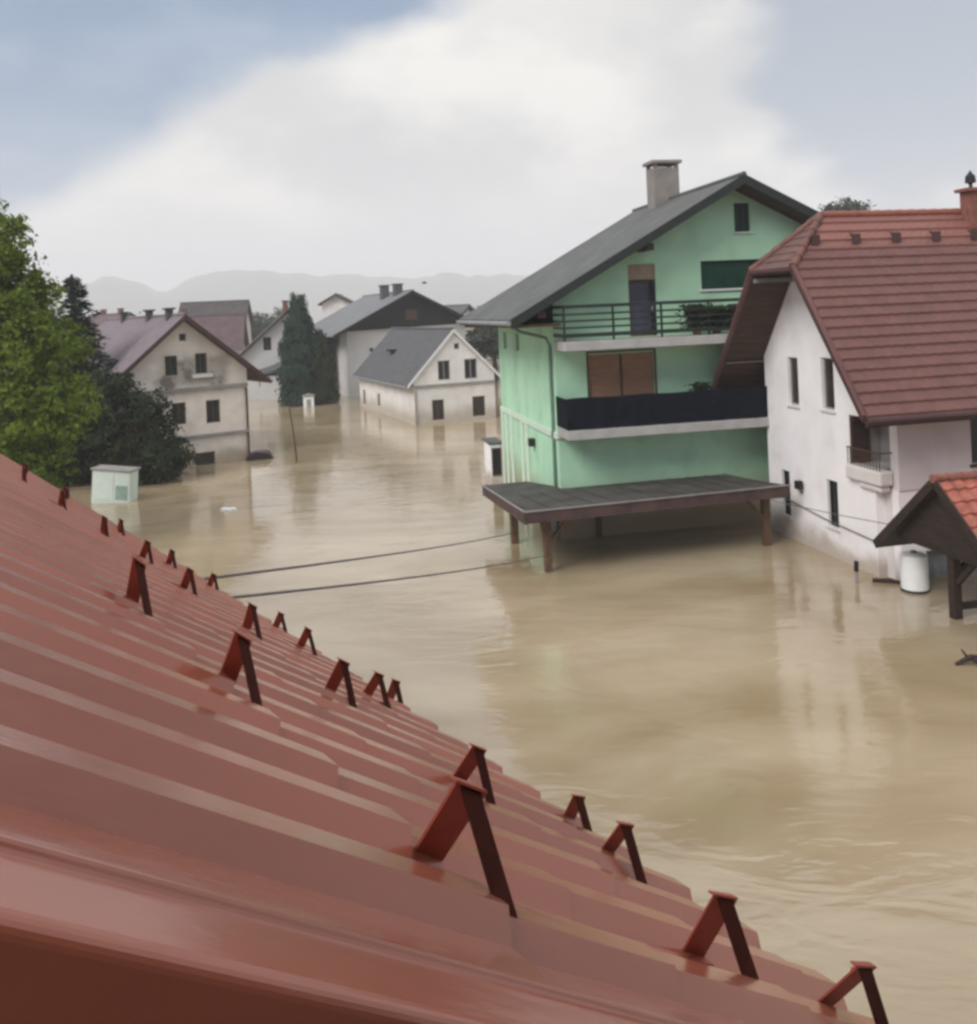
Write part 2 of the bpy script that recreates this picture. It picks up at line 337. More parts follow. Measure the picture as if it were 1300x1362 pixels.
def window(parent, mp, a0, a1, z0, z1, frame='frame_white', pane='glass', fw=0.06, mull=1, trans=0, depth=0.12, sill=None, name='window', proud=0.0, label=None):
    f = MB(); d0, d1 = -depth - 0.05, -depth + 0.02
    f.box((a0, d0, z0), (a0 + fw, d1, z1), mp=mp); f.box((a1 - fw, d0, z0), (a1, d1, z1), mp=mp)
    f.box((a0 + fw, d0, z0), (a1 - fw, d1, z0 + fw), mp=mp); f.box((a0 + fw, d0, z1 - fw), (a1 - fw, d1, z1), mp=mp)
    for k in range(mull):
        c = a0 + (a1 - a0) * (k + 1) / (mull + 1); f.box((c - fw * .5, d0, z0 + fw), (c + fw * .5, d1, z1 - fw), mp=mp)
    for k in range(trans):
        c = z0 + (z1 - z0) * (k + 1) / (trans + 1); f.box((a0 + fw, d0 + .004, c - fw * .3), (a1 - fw, d1 - .004, c + fw * .3), mp=mp)
    w = f.build(name, frame, parent)
    if label: w['label'] = label
    p = MB().box((a0 + fw * .8, d0 + 0.012, z0 + fw * .8), (a1 - fw * .8, d0 + 0.03, z1 - fw * .8), mp=mp); p.build('pane', pane, w)
    if sill:
        s_ = MB().box((a0 - 0.06, d1 + .003, z0 - 0.07), (a1 + 0.06, 0.06, z0 - 0.004), mp=mp); s_.build('sill', sill, w, bevel=0.01)
    return w
FRONT = lambda v: (lambda a, n, z: (a, v - n, z))          # wall facing local -y
LEFT = lambda u: (lambda a, n, z: (u - n, a, z))           # wall facing local -x
BACK = lambda v: (lambda a, n, z: (a, v + n, z))
RIGHT = lambda u: (lambda a, n, z: (u + n, a, z))

def gable_house(root, u0, u1, uc, v0, v1, zr, kl, kr, oh, ohg, wallm, roofm, holes_front=(), holes_left=(), th=0.22, soff='soffit', wt=0.3, fasc='dark_wood', eave_l=None, eave_r=None, ridge=None, ohb=None):
    """Gable facing local -y, ridge along +y. zr ridge height (top), kl/kr slopes."""
    el = eave_l if eave_l is not None else u0 - oh; er = eave_r if eave_r is not None else u1 + oh
    zl = lambda u: zr - kl * (uc - u); zrr = lambda u: zr - kr * (u - uc)
    t = th + 0.02
    outl = [(u0, -0.6), (u1, -0.6), (u1, zrr(u1) - t), (uc, zr - t), (u0, zl(u0) - t)]
    wall('wall', wallm, root, FRONT(v0), outl, holes_front, wt)
    wall('wall', wallm, root, BACK(v1), outl, (), wt)
    wall('wall', wallm, root, LEFT(u0), [(v0 + wt + .002, -0.6), (v1 - wt - .002, -0.6), (v1 - wt - .002, zl(u0) - t - .02), (v0 + wt + .002, zl(u0) - t - .02)], holes_left, wt)
    wall('wall', wallm, root, RIGHT(u1), [(v0 + wt + .002, -0.6), (v1 - wt - .002, -0.6), (v1 - wt - .002, zrr(u1) - t - .02), (v0 + wt + .002, zrr(u1) - t - .02)], (), wt)
    a, b = v0 - ohg, v1 + (ohg if ohb is None else ohb)
    r = MB(); L = b - a
    r.prism([(el, a, zl(el)), (uc, a, zr), (uc, a, zr - th * .5), (el, a, zl(el) - th * .5)], (0, L, 0))
    r.prism([(uc + .001, a, zr), (er, a, zrr(er)), (er, a, zrr(er) - th * .5), (uc + .001, a, zr - th * .5)], (0, L, 0))
    roof = r.build('roof', roofm, root)
    s_ = MB(); i = 0.03
    s_.prism([(el + i, a + i, zl(el + i) - th * .5 - .002), (uc, a + i, zr - th * .5 - .002), (uc, a + i, zr - th), (el + i, a + i, zl(el + i) - th)], (0, L - 2 * i, 0))
    s_.prism([(uc + .001, a + i, zr - th * .5 - .002), (er - i, a + i, zrr(er - i) - th * .5 - .002), (er - i, a + i, zrr(er - i) - th), (uc + .001, a + i, zr - th)], (0, L - 2 * i, 0))
    s_.build('soffit', soff, roof)
    f = MB()
    for (p, q, zp, zq) in ((el, uc, zl(el), zr), (er, uc, zrr(er), zr)):
        f.prism([(p, a - .03, zp + .015), (q, a - .03, zq + .015), (q, a - .03, zq - th - .03), (p, a - .03, zp - th - .03)], (0, 0.026, 0))
    build_each(f, 'bargeboard', fasc, roof)
    g = MB()
    for (e, zz, sg) in ((el, zl(el), -1), (er, zrr(er), 1)):
        g.tube([(e + sg * .06, a, zz - .12), (e + sg * .06, b, zz - .12)], 0.07, 8)
    build_each(g, 'gutter', 'fascia' if fasc == 'fascia' else 'grey_metal', roof)
    rc = MB().tube([(uc, a - .02, zr + .01), (uc, b + .02, zr + .01)], 0.09, 8); rc.build('ridge_cap', ridge or roofm, roof)
    return roof, zl, zrr
def chimney(parent, x, y, z0, z1, w=0.5, d=0.5, mat='chimney', cap='concrete', name='chimney', extra=True):
    c = MB().box((x - w / 2, y - d / 2, z0), (x + w / 2, y + d / 2, z1)).build(name, mat, parent, bevel=0.012)
    if extra:
        k = MB(); k.box((x - w / 2 - .1, y - d / 2 - .1, z1 + .002), (x + w / 2 + .1, y + d / 2 + .1, z1 + .1)); k.build('chimney_cap', cap, c, bevel=0.012)
    return c

# ------------------------------------------------------------------ the flood water, the ground below it, the hills
def water():
    m = bpy.data.materials.new('muddy_flood_water'); m.use_nodes = True; t = m.node_tree; b = t.nodes['Principled BSDF']
    g = t.nodes.new('ShaderNodeTexCoord'); pos = g.outputs['Object']
    def NZ(scale, st, det=4, dist=0.0, rot=0.0):
        mp = t.nodes.new('ShaderNodeMapping'); mp.inputs['Scale'].default_value = st; mp.inputs['Rotation'].default_value = (0, 0, R(rot)); t.links.new(pos, mp.inputs[0])
        n = t.nodes.new('ShaderNodeTexNoise'); n.inputs['Scale'].default_value = scale; n.inputs['Detail'].default_value = det; n.inputs['Distortion'].default_value = dist
        t.links.new(mp.outputs[0], n.inputs['Vector']); return n.outputs['Fac']
    n1 = NZ(0.10, (1, 1.6, 1), 4, 1.6, 20); n2 = NZ(0.35, (0.6, 2.2, 1), 5, 1.2, 12)
    mr = t.nodes.new('ShaderNodeMapRange'); t.links.new(n1, mr.inputs['Value']); mr.inputs['From Min'].default_value = 0.33; mr.inputs['From Max'].default_value = 0.67
    mx = t.nodes.new('ShaderNodeMix'); mx.data_type = 'RGBA'; mx.inputs[6].default_value = (0.285, 0.215, 0.125, 1); mx.inputs[7].default_value = (0.42, 0.34, 0.235, 1); t.links.new(mr.outputs[0], mx.inputs[0])
    mr2 = t.nodes.new('ShaderNodeMapRange'); t.links.new(n2, mr2.inputs['Value']); mr2.inputs['From Min'].default_value = 0.45; mr2.inputs['From Max'].default_value = 0.75; mr2.inputs['To Max'].default_value = 0.45
    my = t.nodes.new('ShaderNodeMix'); my.data_type = 'RGBA'; t.links.new(mr2.outputs[0], my.inputs[0]); t.links.new(mx.outputs[2], my.inputs[6]); my.inputs[7].default_value = (0.275, 0.21, 0.13, 1)
    t.links.new(my.outputs[2], b.inputs['Base Color'])
    b.inputs['Roughness'].default_value = 0.08; b.inputs['IOR'].default_value = 1.52; b.inputs['Specular IOR Level'].default_value = 0.95
    w1 = NZ(0.8, (0.7, 1.7, 1), 3, 1.5, 15); w2 = NZ(2.2, (0.6, 1.7, 1), 2, 1.2, 8)
    ad = t.nodes.new('ShaderNodeMath'); ad.operation = 'MULTIPLY_ADD'; t.links.new(w1, ad.inputs[0]); ad.inputs[1].default_value = 6.0; t.links.new(w2, ad.inputs[2])
    bp = t.nodes.new('ShaderNodeBump'); bp.inputs['Strength'].default_value = 0.22; bp.inputs['Distance'].default_value = 0.012
    t.links.new(ad.outputs[0], bp.inputs['Height']); t.links.new(bp.outputs[0], b.inputs['Normal'])
    s = 2850
    o = MB().add([(-s, -s, 0), (s, -s, 0), (s, s, 0), (-s, s, 0)], [(0, 1, 2, 3)]).build('flood_water', m, recalc=False)
    tag(o, kind='structure')
    gm = material('silty_ground', (0.14, 0.11, 0.07), 0.95, 0.2, 0.3)
    s = 2850
    tag(MB().add([(-s, -s, -.9), (s, -s, -.9), (s, s, -.9), (-s, s, -.9)], [(0, 1, 2, 3)]).build('ground', gm, recalc=False), kind='structure')
water()
def hills():
    hm = material('wooded_hill', (0.055, 0.075, 0.045), 0.95, 0.3, 0.02, 0, color2=(0.03, 0.042, 0.03), detail=8)
    # silhouette: azimuth (tan) -> height at the crest
    def crest(a, seed):
        z = 90 + 8 * noise.noise(Vector((a * 2.3 + seed, seed, 0))) + 9 * noise.noise(Vector((a * 6 + seed, 3, seed))) + 5 * noise.noise(Vector((a * 17 + seed, 9, seed))) + 4 * noise.noise(Vector((a * 60, 2, seed))) + 2.5 * noise.noise(Vector((a * 170, 5, seed)))
        return z
    NX, NY = 260, 10; vs = []; fs = []
    for i in range(NX + 1):
        az = R(-75 + 150 * i / NX); a = math.tan(az) if abs(az) < 1.3 else 0
        px = 650 + 1200 * math.tan(max(-1.2, min(1.2, az)))
        c = crest(az * 3, 1.7) - 8
        # the hollow left of the middle and the two swells seen in the photograph
        c += 5 * math.exp(-((px - 335) / 90) ** 2) + 6 * math.exp(-((px - 150) / 35) ** 2) - 20 * math.exp(-((px - 222) / 30) ** 2) - 12 * max(0, min(1, (px - 480) / 200))
        c = max(c, 25)
        for j in range(NY + 1):
            s = j / NY; d = 1750 + 750 * s; hgt = 7 + (c - 7) * 1.42 * math.sin(min(1, s * 1.25) * math.pi / 2) + 3 * noise.noise(Vector((i * .35, j * .8, 4)))
            if j == 0: hgt = -0.85
            vs.append((d * math.sin(az), d * math.cos(az), hgt))
    for i in range(NX):
        for j in range(NY):
            a = i * (NY + 1) + j; fs.append((a, a + NY + 1, a + NY + 2, a + 1))
    tag(MB().add(vs, fs).build('hills', hm, smooth=True), kind='structure')
hills()

# ------------------------------------------------------------------ foreground house with the red sheet-metal roof
TN = 0.70; CS = 1 / math.hypot(1, TN); EX, EZ = 2.0, H - 1.68           # eave x and height in its own frame (x runs downslope)
def on_roof(a, s, off=0.0):                 # a: metres up the slope from the eave, s: along the eave, off: above the sheet
    return Vector((EX - a * CS + off * TN * CS, s, EZ + a * TN * CS + off * CS))
PITCH = 0.21; RH = 0.031
def eave_cut(s): return 0.08 + 0.45 * math.exp(-max(0, s - 1.1) / 2.8)     # the sheet ends run slightly askew to the ribs
def rib(s):
    if s < 0.76: return 0.0
    p = ((s - 0.86) / PITCH + 0.5) % 1.0 - 0.5; x = abs(p)          # crest at p = 0
    top, bot = 0.13, 0.26
    if x < top: return 1.0
    if x > bot: return 0.0
    t = (x - top) / (bot - top); return 1 - t
def foreground_house():
    root = thing('red_roofed_house', 'house under the red-brown ribbed metal roof with snow guards filling the foreground', 'house', (0, 0, 0), 36.87)
    s0, s1, aR = 0.685, 15.5, 4.3
    m = MB(); ss = []
    k = s0
    prof = (-0.5, -0.29, -0.26, -0.24, -0.22, -0.20, -0.17, -0.15, -0.13, -.10, 0.0, .10, 0.13, .15, .17, .20, .22, .24, .26, .29)
    base = 0.86 + round((s0 - 0.86) / PITCH) * PITCH - PITCH
    while base < s1 + PITCH:
        for p in prof:
            q = base + p * PITCH
            if s0 <= q <= s1: ss.append(q)
        base += PITCH
    ss = sorted(set(round(q, 4) for q in ss)); rows = []
    c = 0.35; a = 0.0; cr = [0.0]
    lows = [-0.05 + 0.35 * i for i in range(0, 14)]
    rows.append((0.0, 0.010))
    for l, st in ((0.33, .004), (0.68, .004), (1.02, .006), (1.37, .004), (1.705, .011), (2.9, .01)):
        rows += [(l - 0.003, 0.0), (l, st)]
    rows.append((aR, 0.0))
    vs = []
    for (a_, st) in rows:
        for q in ss:
            under = a_ < eave_cut(q); a = eave_cut(q) + 0.0015 * rows.index((a_, st)) if under else a_
            z_ = 0.002 if under else st
            wob = 0.0035 * noise.noise(Vector((q * 1.3, a * 0.9, 2)))
            vs.append(on_roof(a, q, z_ + rib(q) * RH + wob - (.018 if q > ss[0] else .03)))
    n = len(ss)
    m.add(vs, [(i * n + j, i * n + j + 1, (i + 1) * n + j + 1, (i + 1) * n + j) for i in range(len(rows) - 1) for j in range(n - 1)])
    # under-layer so that the sheet has thickness, and the far slope behind the ridge
    P = on_roof
    rx = P(aR, 0).x; rz = P(aR, 0).z
    sheet = m.build('roof', 'metal_roof', root, smooth=True, recalc=False)
    es = sheet.modifiers.new('edges', 'EDGE_SPLIT'); es.split_angle = R(16)
    u = MB(); u.add([P(.62, s0, -.036), P(.42, 2.6, -.036), P(.12, s1, -.036), P(aR, s1, -.036), P(aR, s0, -.036)] + [P(.62, s0, -.12), P(.42, 2.6, -.12), P(.12, s1, -.12), P(aR, s1, -.12), P(aR, s0, -.12)], [(0, 1, 2, 3, 4), (9, 8, 7, 6, 5), (0, 5, 6, 1), (1, 6, 7, 2), (2, 7, 8, 3), (3, 8, 9, 4), (4, 9, 5, 0)]); u.build('roof_deck', 'dark_wood', sheet)
    b2 = MB(); L = 4.2; b2.prism([(rx - .003, s0, rz), (rx - L, s0, rz - L * TN), (rx - L, s0, rz - L * TN - .12), (rx - .003, s0, rz - .12)], (0, s1 - s0, 0)); b2.build('rear_slope', 'metal_roof', sheet)
    r = MB().tube([(rx, s0 - .05, rz + .02), (rx, s1 + .03, rz + .02)], 0.09, 12); r.build('ridge_cap', 'metal_roof', sheet, smooth=True)
    # verge flashing: a folded strip over the gable edge, its face hanging down
    v = MB()
    sec = [(0.690, -0.010), (0.686, 0.006), (0.678, 0.008), (0.672, 0.000), (0.612, -0.006), (0.604, -0.008), (0.600, -0.014), (0.597, -0.34), (0.580, -0.352), (0.605, -0.360), (0.609, -.022), (0.677, -0.016)]
    A0, A1 = 0.52, aR
    n = len(sec); vv = [P(A0, s, o) for s, o in sec] + [P(A1, s, o) for s, o in sec]
    v.add(vv, [(i, (i + 1) % n, n + (i + 1) % n, n + i) for i in range(n)] + [tuple(range(n)), tuple(range(n, 2 * n))[::-1]])
    v.build('verge_flashing', 'metal_roof', root, bevel=0.004)
    # eaves gutter (half round) and walls
    wx1 = EX - 0.55; wx0 = rx - L + 0.55; t = .14
    f = lambda x: EZ + (EX - x) * TN - t if x > rx else rz - (rx - x) * TN - t
    wall('wall', 'white_wall', root, FRONT(0.95), [(wx0, -.6), (wx1, -.6), (wx1, f(wx1)), (rx, f(rx)), (wx0, f(wx0))], (), .3)
    wall('wall', 'white_wall', root, BACK(s1 - .35), [(wx0, -.6), (wx1, -.6), (wx1, f(wx1)), (rx, f(rx)), (wx0, f(wx0))], (), .3)
    wall('wall', 'white_wall', root, RIGHT(wx1), [(1.252, -.6), (s1 - .652, -.6), (s1 - .652, f(wx1) - .02), (1.252, f(wx1) - .02)], [(3, 4.2, 2.6, 4.0), (7, 8.2, 2.6, 4.0), (11, 12.2, 2.6, 4.0)], .3)
    for q in (3, 7, 11): window(root, RIGHT(wx1), q, q + 1.2, 2.6, 4.0, sill='concrete')
    # snow guards: a bent strap straddling one rib; near leg's shade is put into its dark colour, far leg stays red
    def guard():
        hs, hh, w = 0.104, 0.150, 0.022; ap = -0.032
        def strap(m_, p0, p1, w_, th=0.004):
            (s_a, o_a), (s_b, o_b) = p0, p1; d = Vector((s_b - s_a, o_b - o_a)).normalized(); nx, ny = -d.y * th, d.x * th
            pts = [(s_a, o_a), (s_b, o_b), (s_b + nx, o_b + ny), (s_a + nx, o_a + ny)]
            vs_ = [local(-w_, s, o) for s, o in pts] + [local(w_, s, o) for s, o in pts]
            m_.add(vs_, [(0, 1, 2, 3), (7, 6, 5, 4), (0, 4, 5, 1), (1, 5, 6, 2), (2, 6, 7, 3), (3, 7, 4, 0)])
        def local(a, s, o): return Vector((-a * CS, s, a * TN * CS + o))
        far = MB(); strap(far, (ap - .006, hh), (hs, 0.012), w); strap(far, (hs, 0.012), (hs - .03, 0.008), w); strap(far, (ap - 0.010, hh + .003), (ap + 0.010, hh + .003), w * 1.03)
        far.lathe([(0.0055, 0), (0.0055, 0.005)], local(0.012, ap + .014, hh - .012), 8); far.lathe([(0.0055, 0), (0.0055, 0.005)], local(-0.012, ap + .014, hh - .012), 8)
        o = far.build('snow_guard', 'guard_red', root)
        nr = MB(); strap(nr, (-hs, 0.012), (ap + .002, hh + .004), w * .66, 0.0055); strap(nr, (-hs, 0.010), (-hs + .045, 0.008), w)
        nr.build('strap', 'guard_shaded', o)
        bo = MB(); bo.lathe([(0.007, 0), (0.007, .005), (.004, .009)], local(0.030, -hs + .022, 0.012), 8)
        build_each(bo, 'bolt', 'steel', o)
        return o
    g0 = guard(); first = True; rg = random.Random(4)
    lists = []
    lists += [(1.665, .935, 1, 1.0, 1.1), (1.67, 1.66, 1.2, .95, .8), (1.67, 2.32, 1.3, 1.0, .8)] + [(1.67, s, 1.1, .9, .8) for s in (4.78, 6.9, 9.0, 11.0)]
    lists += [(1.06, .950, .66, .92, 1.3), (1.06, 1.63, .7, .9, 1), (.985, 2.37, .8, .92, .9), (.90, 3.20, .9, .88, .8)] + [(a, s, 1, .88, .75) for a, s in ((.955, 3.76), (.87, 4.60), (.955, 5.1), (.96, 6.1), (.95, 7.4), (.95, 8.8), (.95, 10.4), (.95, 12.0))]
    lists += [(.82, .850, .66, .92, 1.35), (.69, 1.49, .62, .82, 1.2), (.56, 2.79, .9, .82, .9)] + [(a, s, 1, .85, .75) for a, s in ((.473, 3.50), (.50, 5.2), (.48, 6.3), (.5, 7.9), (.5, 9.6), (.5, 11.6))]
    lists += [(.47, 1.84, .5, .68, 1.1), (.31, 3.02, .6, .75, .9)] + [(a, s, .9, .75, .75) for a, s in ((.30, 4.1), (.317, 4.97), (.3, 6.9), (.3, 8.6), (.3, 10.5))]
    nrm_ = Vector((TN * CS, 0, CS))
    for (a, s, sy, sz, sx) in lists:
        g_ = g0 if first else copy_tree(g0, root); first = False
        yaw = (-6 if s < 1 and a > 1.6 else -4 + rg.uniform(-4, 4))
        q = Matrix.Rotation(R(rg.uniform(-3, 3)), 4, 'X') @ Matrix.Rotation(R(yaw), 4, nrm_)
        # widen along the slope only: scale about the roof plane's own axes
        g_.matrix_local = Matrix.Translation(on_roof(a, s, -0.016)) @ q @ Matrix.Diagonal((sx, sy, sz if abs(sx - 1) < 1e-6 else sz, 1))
    return root
foreground_house()

def blocker_house():
    # unseen house added behind the viewer to darken roof faces turned towards it
    root = thing('unseen_blocker_house', 'unseen dark brown house added behind the viewer to block sky light', 'house', (0, 0, 0), 36.87)
    pl = material('dark_blocker_plaster', (0.09, 0.06, 0.045), 0.9, 0.15, 1.5, 0.3, 20)
    out = [(-5.0, -.6), (3.2, -.6), (3.2, 9.2), (-.9, 12.2), (-5.0, 9.2)]
    wn_ = [(-.7, .6, 6.2, 7.7), (-3.6, -2.6, 3.2, 4.6), (.9, 1.9, 3.2, 4.6)]
    wall('wall', pl, root, BACK(-2.2), out, wn_, .3); wall('wall', pl, root, FRONT(-12), out, (), .3)
    for u, mp in ((3.2, RIGHT(3.2)), (-5.0, LEFT(-5.0))): wall('wall', pl, root, mp, [(-11.698, -.6), (-2.502, -.6), (-2.502, 9.2), (-11.698, 9.2)], (), .3)
    for h in wn_: window(root, BACK(-2.2), *h, frame='frame_white', pane='glass', sill='concrete')
    r = MB()
    for a, b in (((-5.6, 8.8), (-.9, 12.3)), ((3.8, 8.8), (-.9, 12.3))): r.prism([(a[0], -12.4, a[1]), (b[0], -12.4, b[1]), (b[0], -12.4, b[1] + .16), (a[0], -12.4, a[1] + .16)], (0, 10.7, 0))
    build_each(r, 'roof', 'plum_roof', root)
blocker_house()
# ------------------------------------------------------------------ green house
def green_house():
    root = thing('green_house', 'tall mint-green house with two balconies and a grey gabled roof', 'house', (1.99, 27.9, 0), 10.8)
    hf = [(6.15, 6.70, 9.36, 10.29), (2.48, 3.38, 6.16, 8.43), (4.93, 7.5, 7.55, 8.46), (1.05, 3.22, 3.54, 5.66), (5.6, 6.8, 3.54, 5.6)]
    hl = [(7.2, 7.75, 5.65, 6.3), (5.0, 5.55, 5.65, 6.3)]
    U1 = 12.1; zr = 11.06
    roof, zl, zrr = gable_house(root, 0, U1, 6.05, 0, 8.7, zr, .55, .50, 1.5, 1.0, 'green_wall', 'green_roof', hf, hl, th=.26, eave_l=-1.56, eave_r=13.4, fasc='rail', ohb=.2)
    F, L = FRONT(0), LEFT(0)
    # boxed soffit under the left eave
    MB().box((-1.45, -.9, 6.62), (-.003, 8.85, 6.70)).build('eave_soffit', 'soffit', root)
    pb = MB()
    for u, z in ((2.9, 0), (-.6, 0), (9.3, 0)):
        zz = (zl(u) if u < 6.05 else zrr(u)) - .28; pb.box((u - .12, -.95, zz - .24), (u + .12, -.002, zz - .02))
    build_each(pb, 'purlin', 'dark_wood', root)
    w = window(root, F, 6.15, 6.70, 9.36, 10.29, 'rail', 'glass_green', 0.05, 1, 2, sill='green_light', name='attic_window')
    d = window(root, F, 2.48, 3.38, 6.16, 7.93, 'frame_brown', 'door_blue', .08, 0, 0, name='balcony_door')
    MB().box((2.48, -.13, 7.94), (3.38, -.05, 8.425), mp=F).build('roller_blind_box', 'blind', d)
    MB().box((3.2, -.05, 6.9), (3.26, .03, 7.1), mp=F).build('handle', 'steel', d)
    MB().box((3.22, -.05, 6.2), (3.38, -.02, 7.9), mp=F).build('door_frame', 'black', d)
    w = window(root, F, 4.93, 7.5, 7.55, 8.46, 'glass_green', 'glass_green', .05, 2, 0, sill='frame_white')
    # brown shutters, two leaves with slats
    sh = MB()
    for a0, a1 in ((1.07, 2.12), (2.15, 3.20)):
        sh.box((a0, -.12, 3.56), (a1, -.07, 5.64), mp=F)
        z = 3.62
        while z < 5.56: sh.box((a0 + .06, -.07, z), (a1 - .06, -.058, z + .045), mp=F); z += .07
    s_ = sh.build('shutter', 'shutter', root)
    MB().box((2.1, -.10, 3.56), (2.17, -.04, 5.64), mp=F).build('shutter_stile', 'frame_brown', s_)
    fr = MB(); fr.box((1.0, .0, 3.54), (1.05, .03, 5.70), mp=F); fr.box((3.22, .0, 3.54), (3.28, .03, 5.70), mp=F); fr.box((1.0, .0, 5.66 + .042), (3.28, .03, 5.76), mp=F); build_each(fr, 'shutter_frame', 'frame_brown', s_)
    window(root, F, 5.6, 6.8, 3.54, 5.6, 'frame_brown', 'glass_brown', .08, 1, 0, name='balcony_door')
    for (a0, a1) in ((7.2, 7.75), (5.0, 5.55)): window(root, L, a0, a1, 5.65, 6.3, 'frame_grey', 'glass', .05, 0, 0)
    # balconies
    for nm, z0, z1, ue in (('upper', 5.86, 6.14, 9.2), ('lower', 3.22, 3.50, 9.2)):
        b = MB().box((-.02, -1.25, z0), (ue, -.003, z1)).build('balcony', 'concrete', root, bevel=.015)
        if nm == 'upper':
            r = MB(); y = -1.19
            for z, h_ in ((7.13, .10), (6.92, .06), (6.72, .06), (6.52, .06), (6.26, .12)): r.box((-.02, y - .03, z), (ue, y + .01, z + h_)); r.box((-.02, y + .01, z), (.02, -.003, z + h_))
            r.build('railing', 'rail', b)
            p = MB()
            for u in [0.01 + 1.53 * i for i in range(7)]: p.box((u - .03, y + .012, z1 + .002), (u + .03, y + .06, 7.22))
            p.build('railing_post', 'rail', b)
        else:
            # cloth panel hung along the whole rail, slightly rippled
            c = MB(); N = 120; vs = []
            for i in range(N + 1):
                u = -.03 + (ue + .03) * i / N; q = .018 * math.sin(u * 5.1) + .012 * math.sin(u * 13.7 + 1)
                for z, k in ((3.53, 1), (4.0, .8), (4.46, .1)): vs.append((u, -1.21 + q * k, z + (.012 * math.sin(u * 3.3) if z > 4.4 else 0)))
            o = len(vs); vs += [(x, y + .02, z) for x, y, z in vs]
            fs = []
            for i in range(N):
                for j in range(2): a = i * 3 + j; fs += [(a, a + 3, a + 4, a + 1), (a + o, a + 1 + o, a + 4 + o, a + 3 + o)]
                a = i * 3; fs += [(a, a + o, a + 3 + o, a + 3), (a + 2, a + 5, a + 5 + o, a + 2 + o)]
            fs += [(0, 1, 1 + o, o), (1, 2, 2 + o, 1 + o), (N * 3, N * 3 + o, N * 3 + 1 + o, N * 3 + 1), (N * 3 + 1, N * 3 + 1 + o, N * 3 + 2 + o, N * 3 + 2)]
            c.add(vs, fs); c.box((-.03, -1.18, 3.53), (-.01, -.003, 4.44)); c.build('cloth_screen', 'cloth', b, smooth=False)
            r = MB(); r.tube([(-.02, -1.17, 4.40), (ue, -1.17, 4.40)], .025, 8)
            for u in [0.02 + 1.5 * i for i in range(7)]: r.tube([(u, -1.17, z1 + .002), (u, -1.17, 4.4)], .02, 8)
            r.build('railing', 'rail', b)
    # string course, pilasters and downpipe on the left side
    MB().box((-.07, .0, 3.10), (-.003, 8.7, 3.30)).build('string_course', 'green_light', root, bevel=.01)
    MB().box((-.05, -.06, 3.12), (.40, -.003, 3.34)).build('string_course', 'green_light', root, bevel=.01)
    pm = MB()
    for v in (8.5, 7.7, 6.8, 5.0, 4.2): pm.box((-.06, v - .17, -.6), (-.003, v + .17, 3.098))
    build_each(pm, 'pilaster', 'green_light', root, bevel=.01)
    MB().box((-.22, 3.05, 2.45), (-.003, 3.35, 2.72)).build('wall_lamp', 'rail', root, bevel=.03)
    dp = MB(); dp.tube([(-1.5, -.55, 6.72), (-1.2, -.5, 6.5), (-.2, .25, 6.25), (-.07, .35, 6.0), (-.07, .35, 3.4), (-.10, .35, 3.2), (-.07, .35, 3.0), (-.07, .35, .0)], .05, 8); dp.build('downpipe', 'pipe', root, smooth=True)
    # chimney
    c = chimney(root, 5.92, 5.3, 10.0, 12.25, 1.0, .8, 'chimney', name='chimney', extra=False)
    k = MB(); k.box((5.32, 4.8, 12.40), (6.52, 5.8, 12.52)); 
    for x, y in ((5.5, 4.96), (6.34, 4.96), (5.5, 5.64), (6.34, 5.64)): k.box((x - .07, y - .07, 12.252), (x + .07, y + .07, 12.398))
    k.build('chimney_cap', 'chimney', c, bevel=.012)
    # low white porch box with a dark window at the far left corner
    pr = MB().box((-.52, 8.75, -.6), (-.07, 10.2, 1.75)).build('porch', 'white_wall', root, bevel=.01)
    MB().box((-.58, 8.71, 1.752), (.0, 10.3, 1.83)).build('porch_roof', 'slate', root)
    window(pr, FRONT(8.75), -.49, -.10, .50, 1.62, 'frame_brown', 'glass', .05, 0, 0, depth=-.03)
green_house()
def shrub_pot(name, label, cat, loc, w, h, pot, group, seed, leaf='leaf_dark'):
    rnd = random.Random(seed); t = thing(name, label, cat, loc, 0, group)
    MB().lathe([(pot * .7, 0), (pot, pot * 1.1), (pot * 1.06, pot * 1.1), (pot * 1.06, pot * 1.25), (pot * .9, pot * 1.25)], n=14).build('pot', 'brick', t)
    m = MB()
    for _ in range(900):
        p = Vector((rnd.gauss(0, w * .42), rnd.gauss(0, w * .3), pot * 1.2 + h * rnd.random() ** .8)); s = .065
        a = Vector((rnd.uniform(-1, 1), rnd.uniform(-1, 1), rnd.uniform(-1, 1))).normalized(); b = a.orthogonal().normalized()
        m.add([p - a * s, p + b * s * .6, p + a * s, p - b * s * .6], [(0, 1, 2, 3)])
    m.build('foliage', leaf, t, recalc=False)
    return t
def gw(u, v, z, o=(1.99, 27.9), ang=10.8):
    c, s = math.cos(R(ang)), math.sin(R(ang)); return (o[0] + u * c - v * s, o[1] + u * s + v * c, z)
shrub_pot('potted_plant', 'dark leafy potted plant, leftmost behind the upper balcony rail', 'plant', gw(4.35, -.8, 6.142), .5, .75, .16, 'plants on the upper balcony', 1)
shrub_pot('potted_plant', 'dark leafy potted plant, middle one behind the upper balcony rail', 'plant', gw(5.05, -.7, 6.142), .55, .65, .17, 'plants on the upper balcony', 2)
shrub_pot('potted_plant', 'dark leafy potted plant nearest the tiled roof on the upper balcony', 'plant', gw(5.7, -.8, 6.142), .5, .7, .16, 'plants on the upper balcony', 3)
shrub_pot('potted_plant', 'small bushy plant showing above the navy cloth of the lower balcony', 'plant', gw(4.35, -.9, 3.502), .3, 1.0, .14, 'plants on the lower balcony', 4)

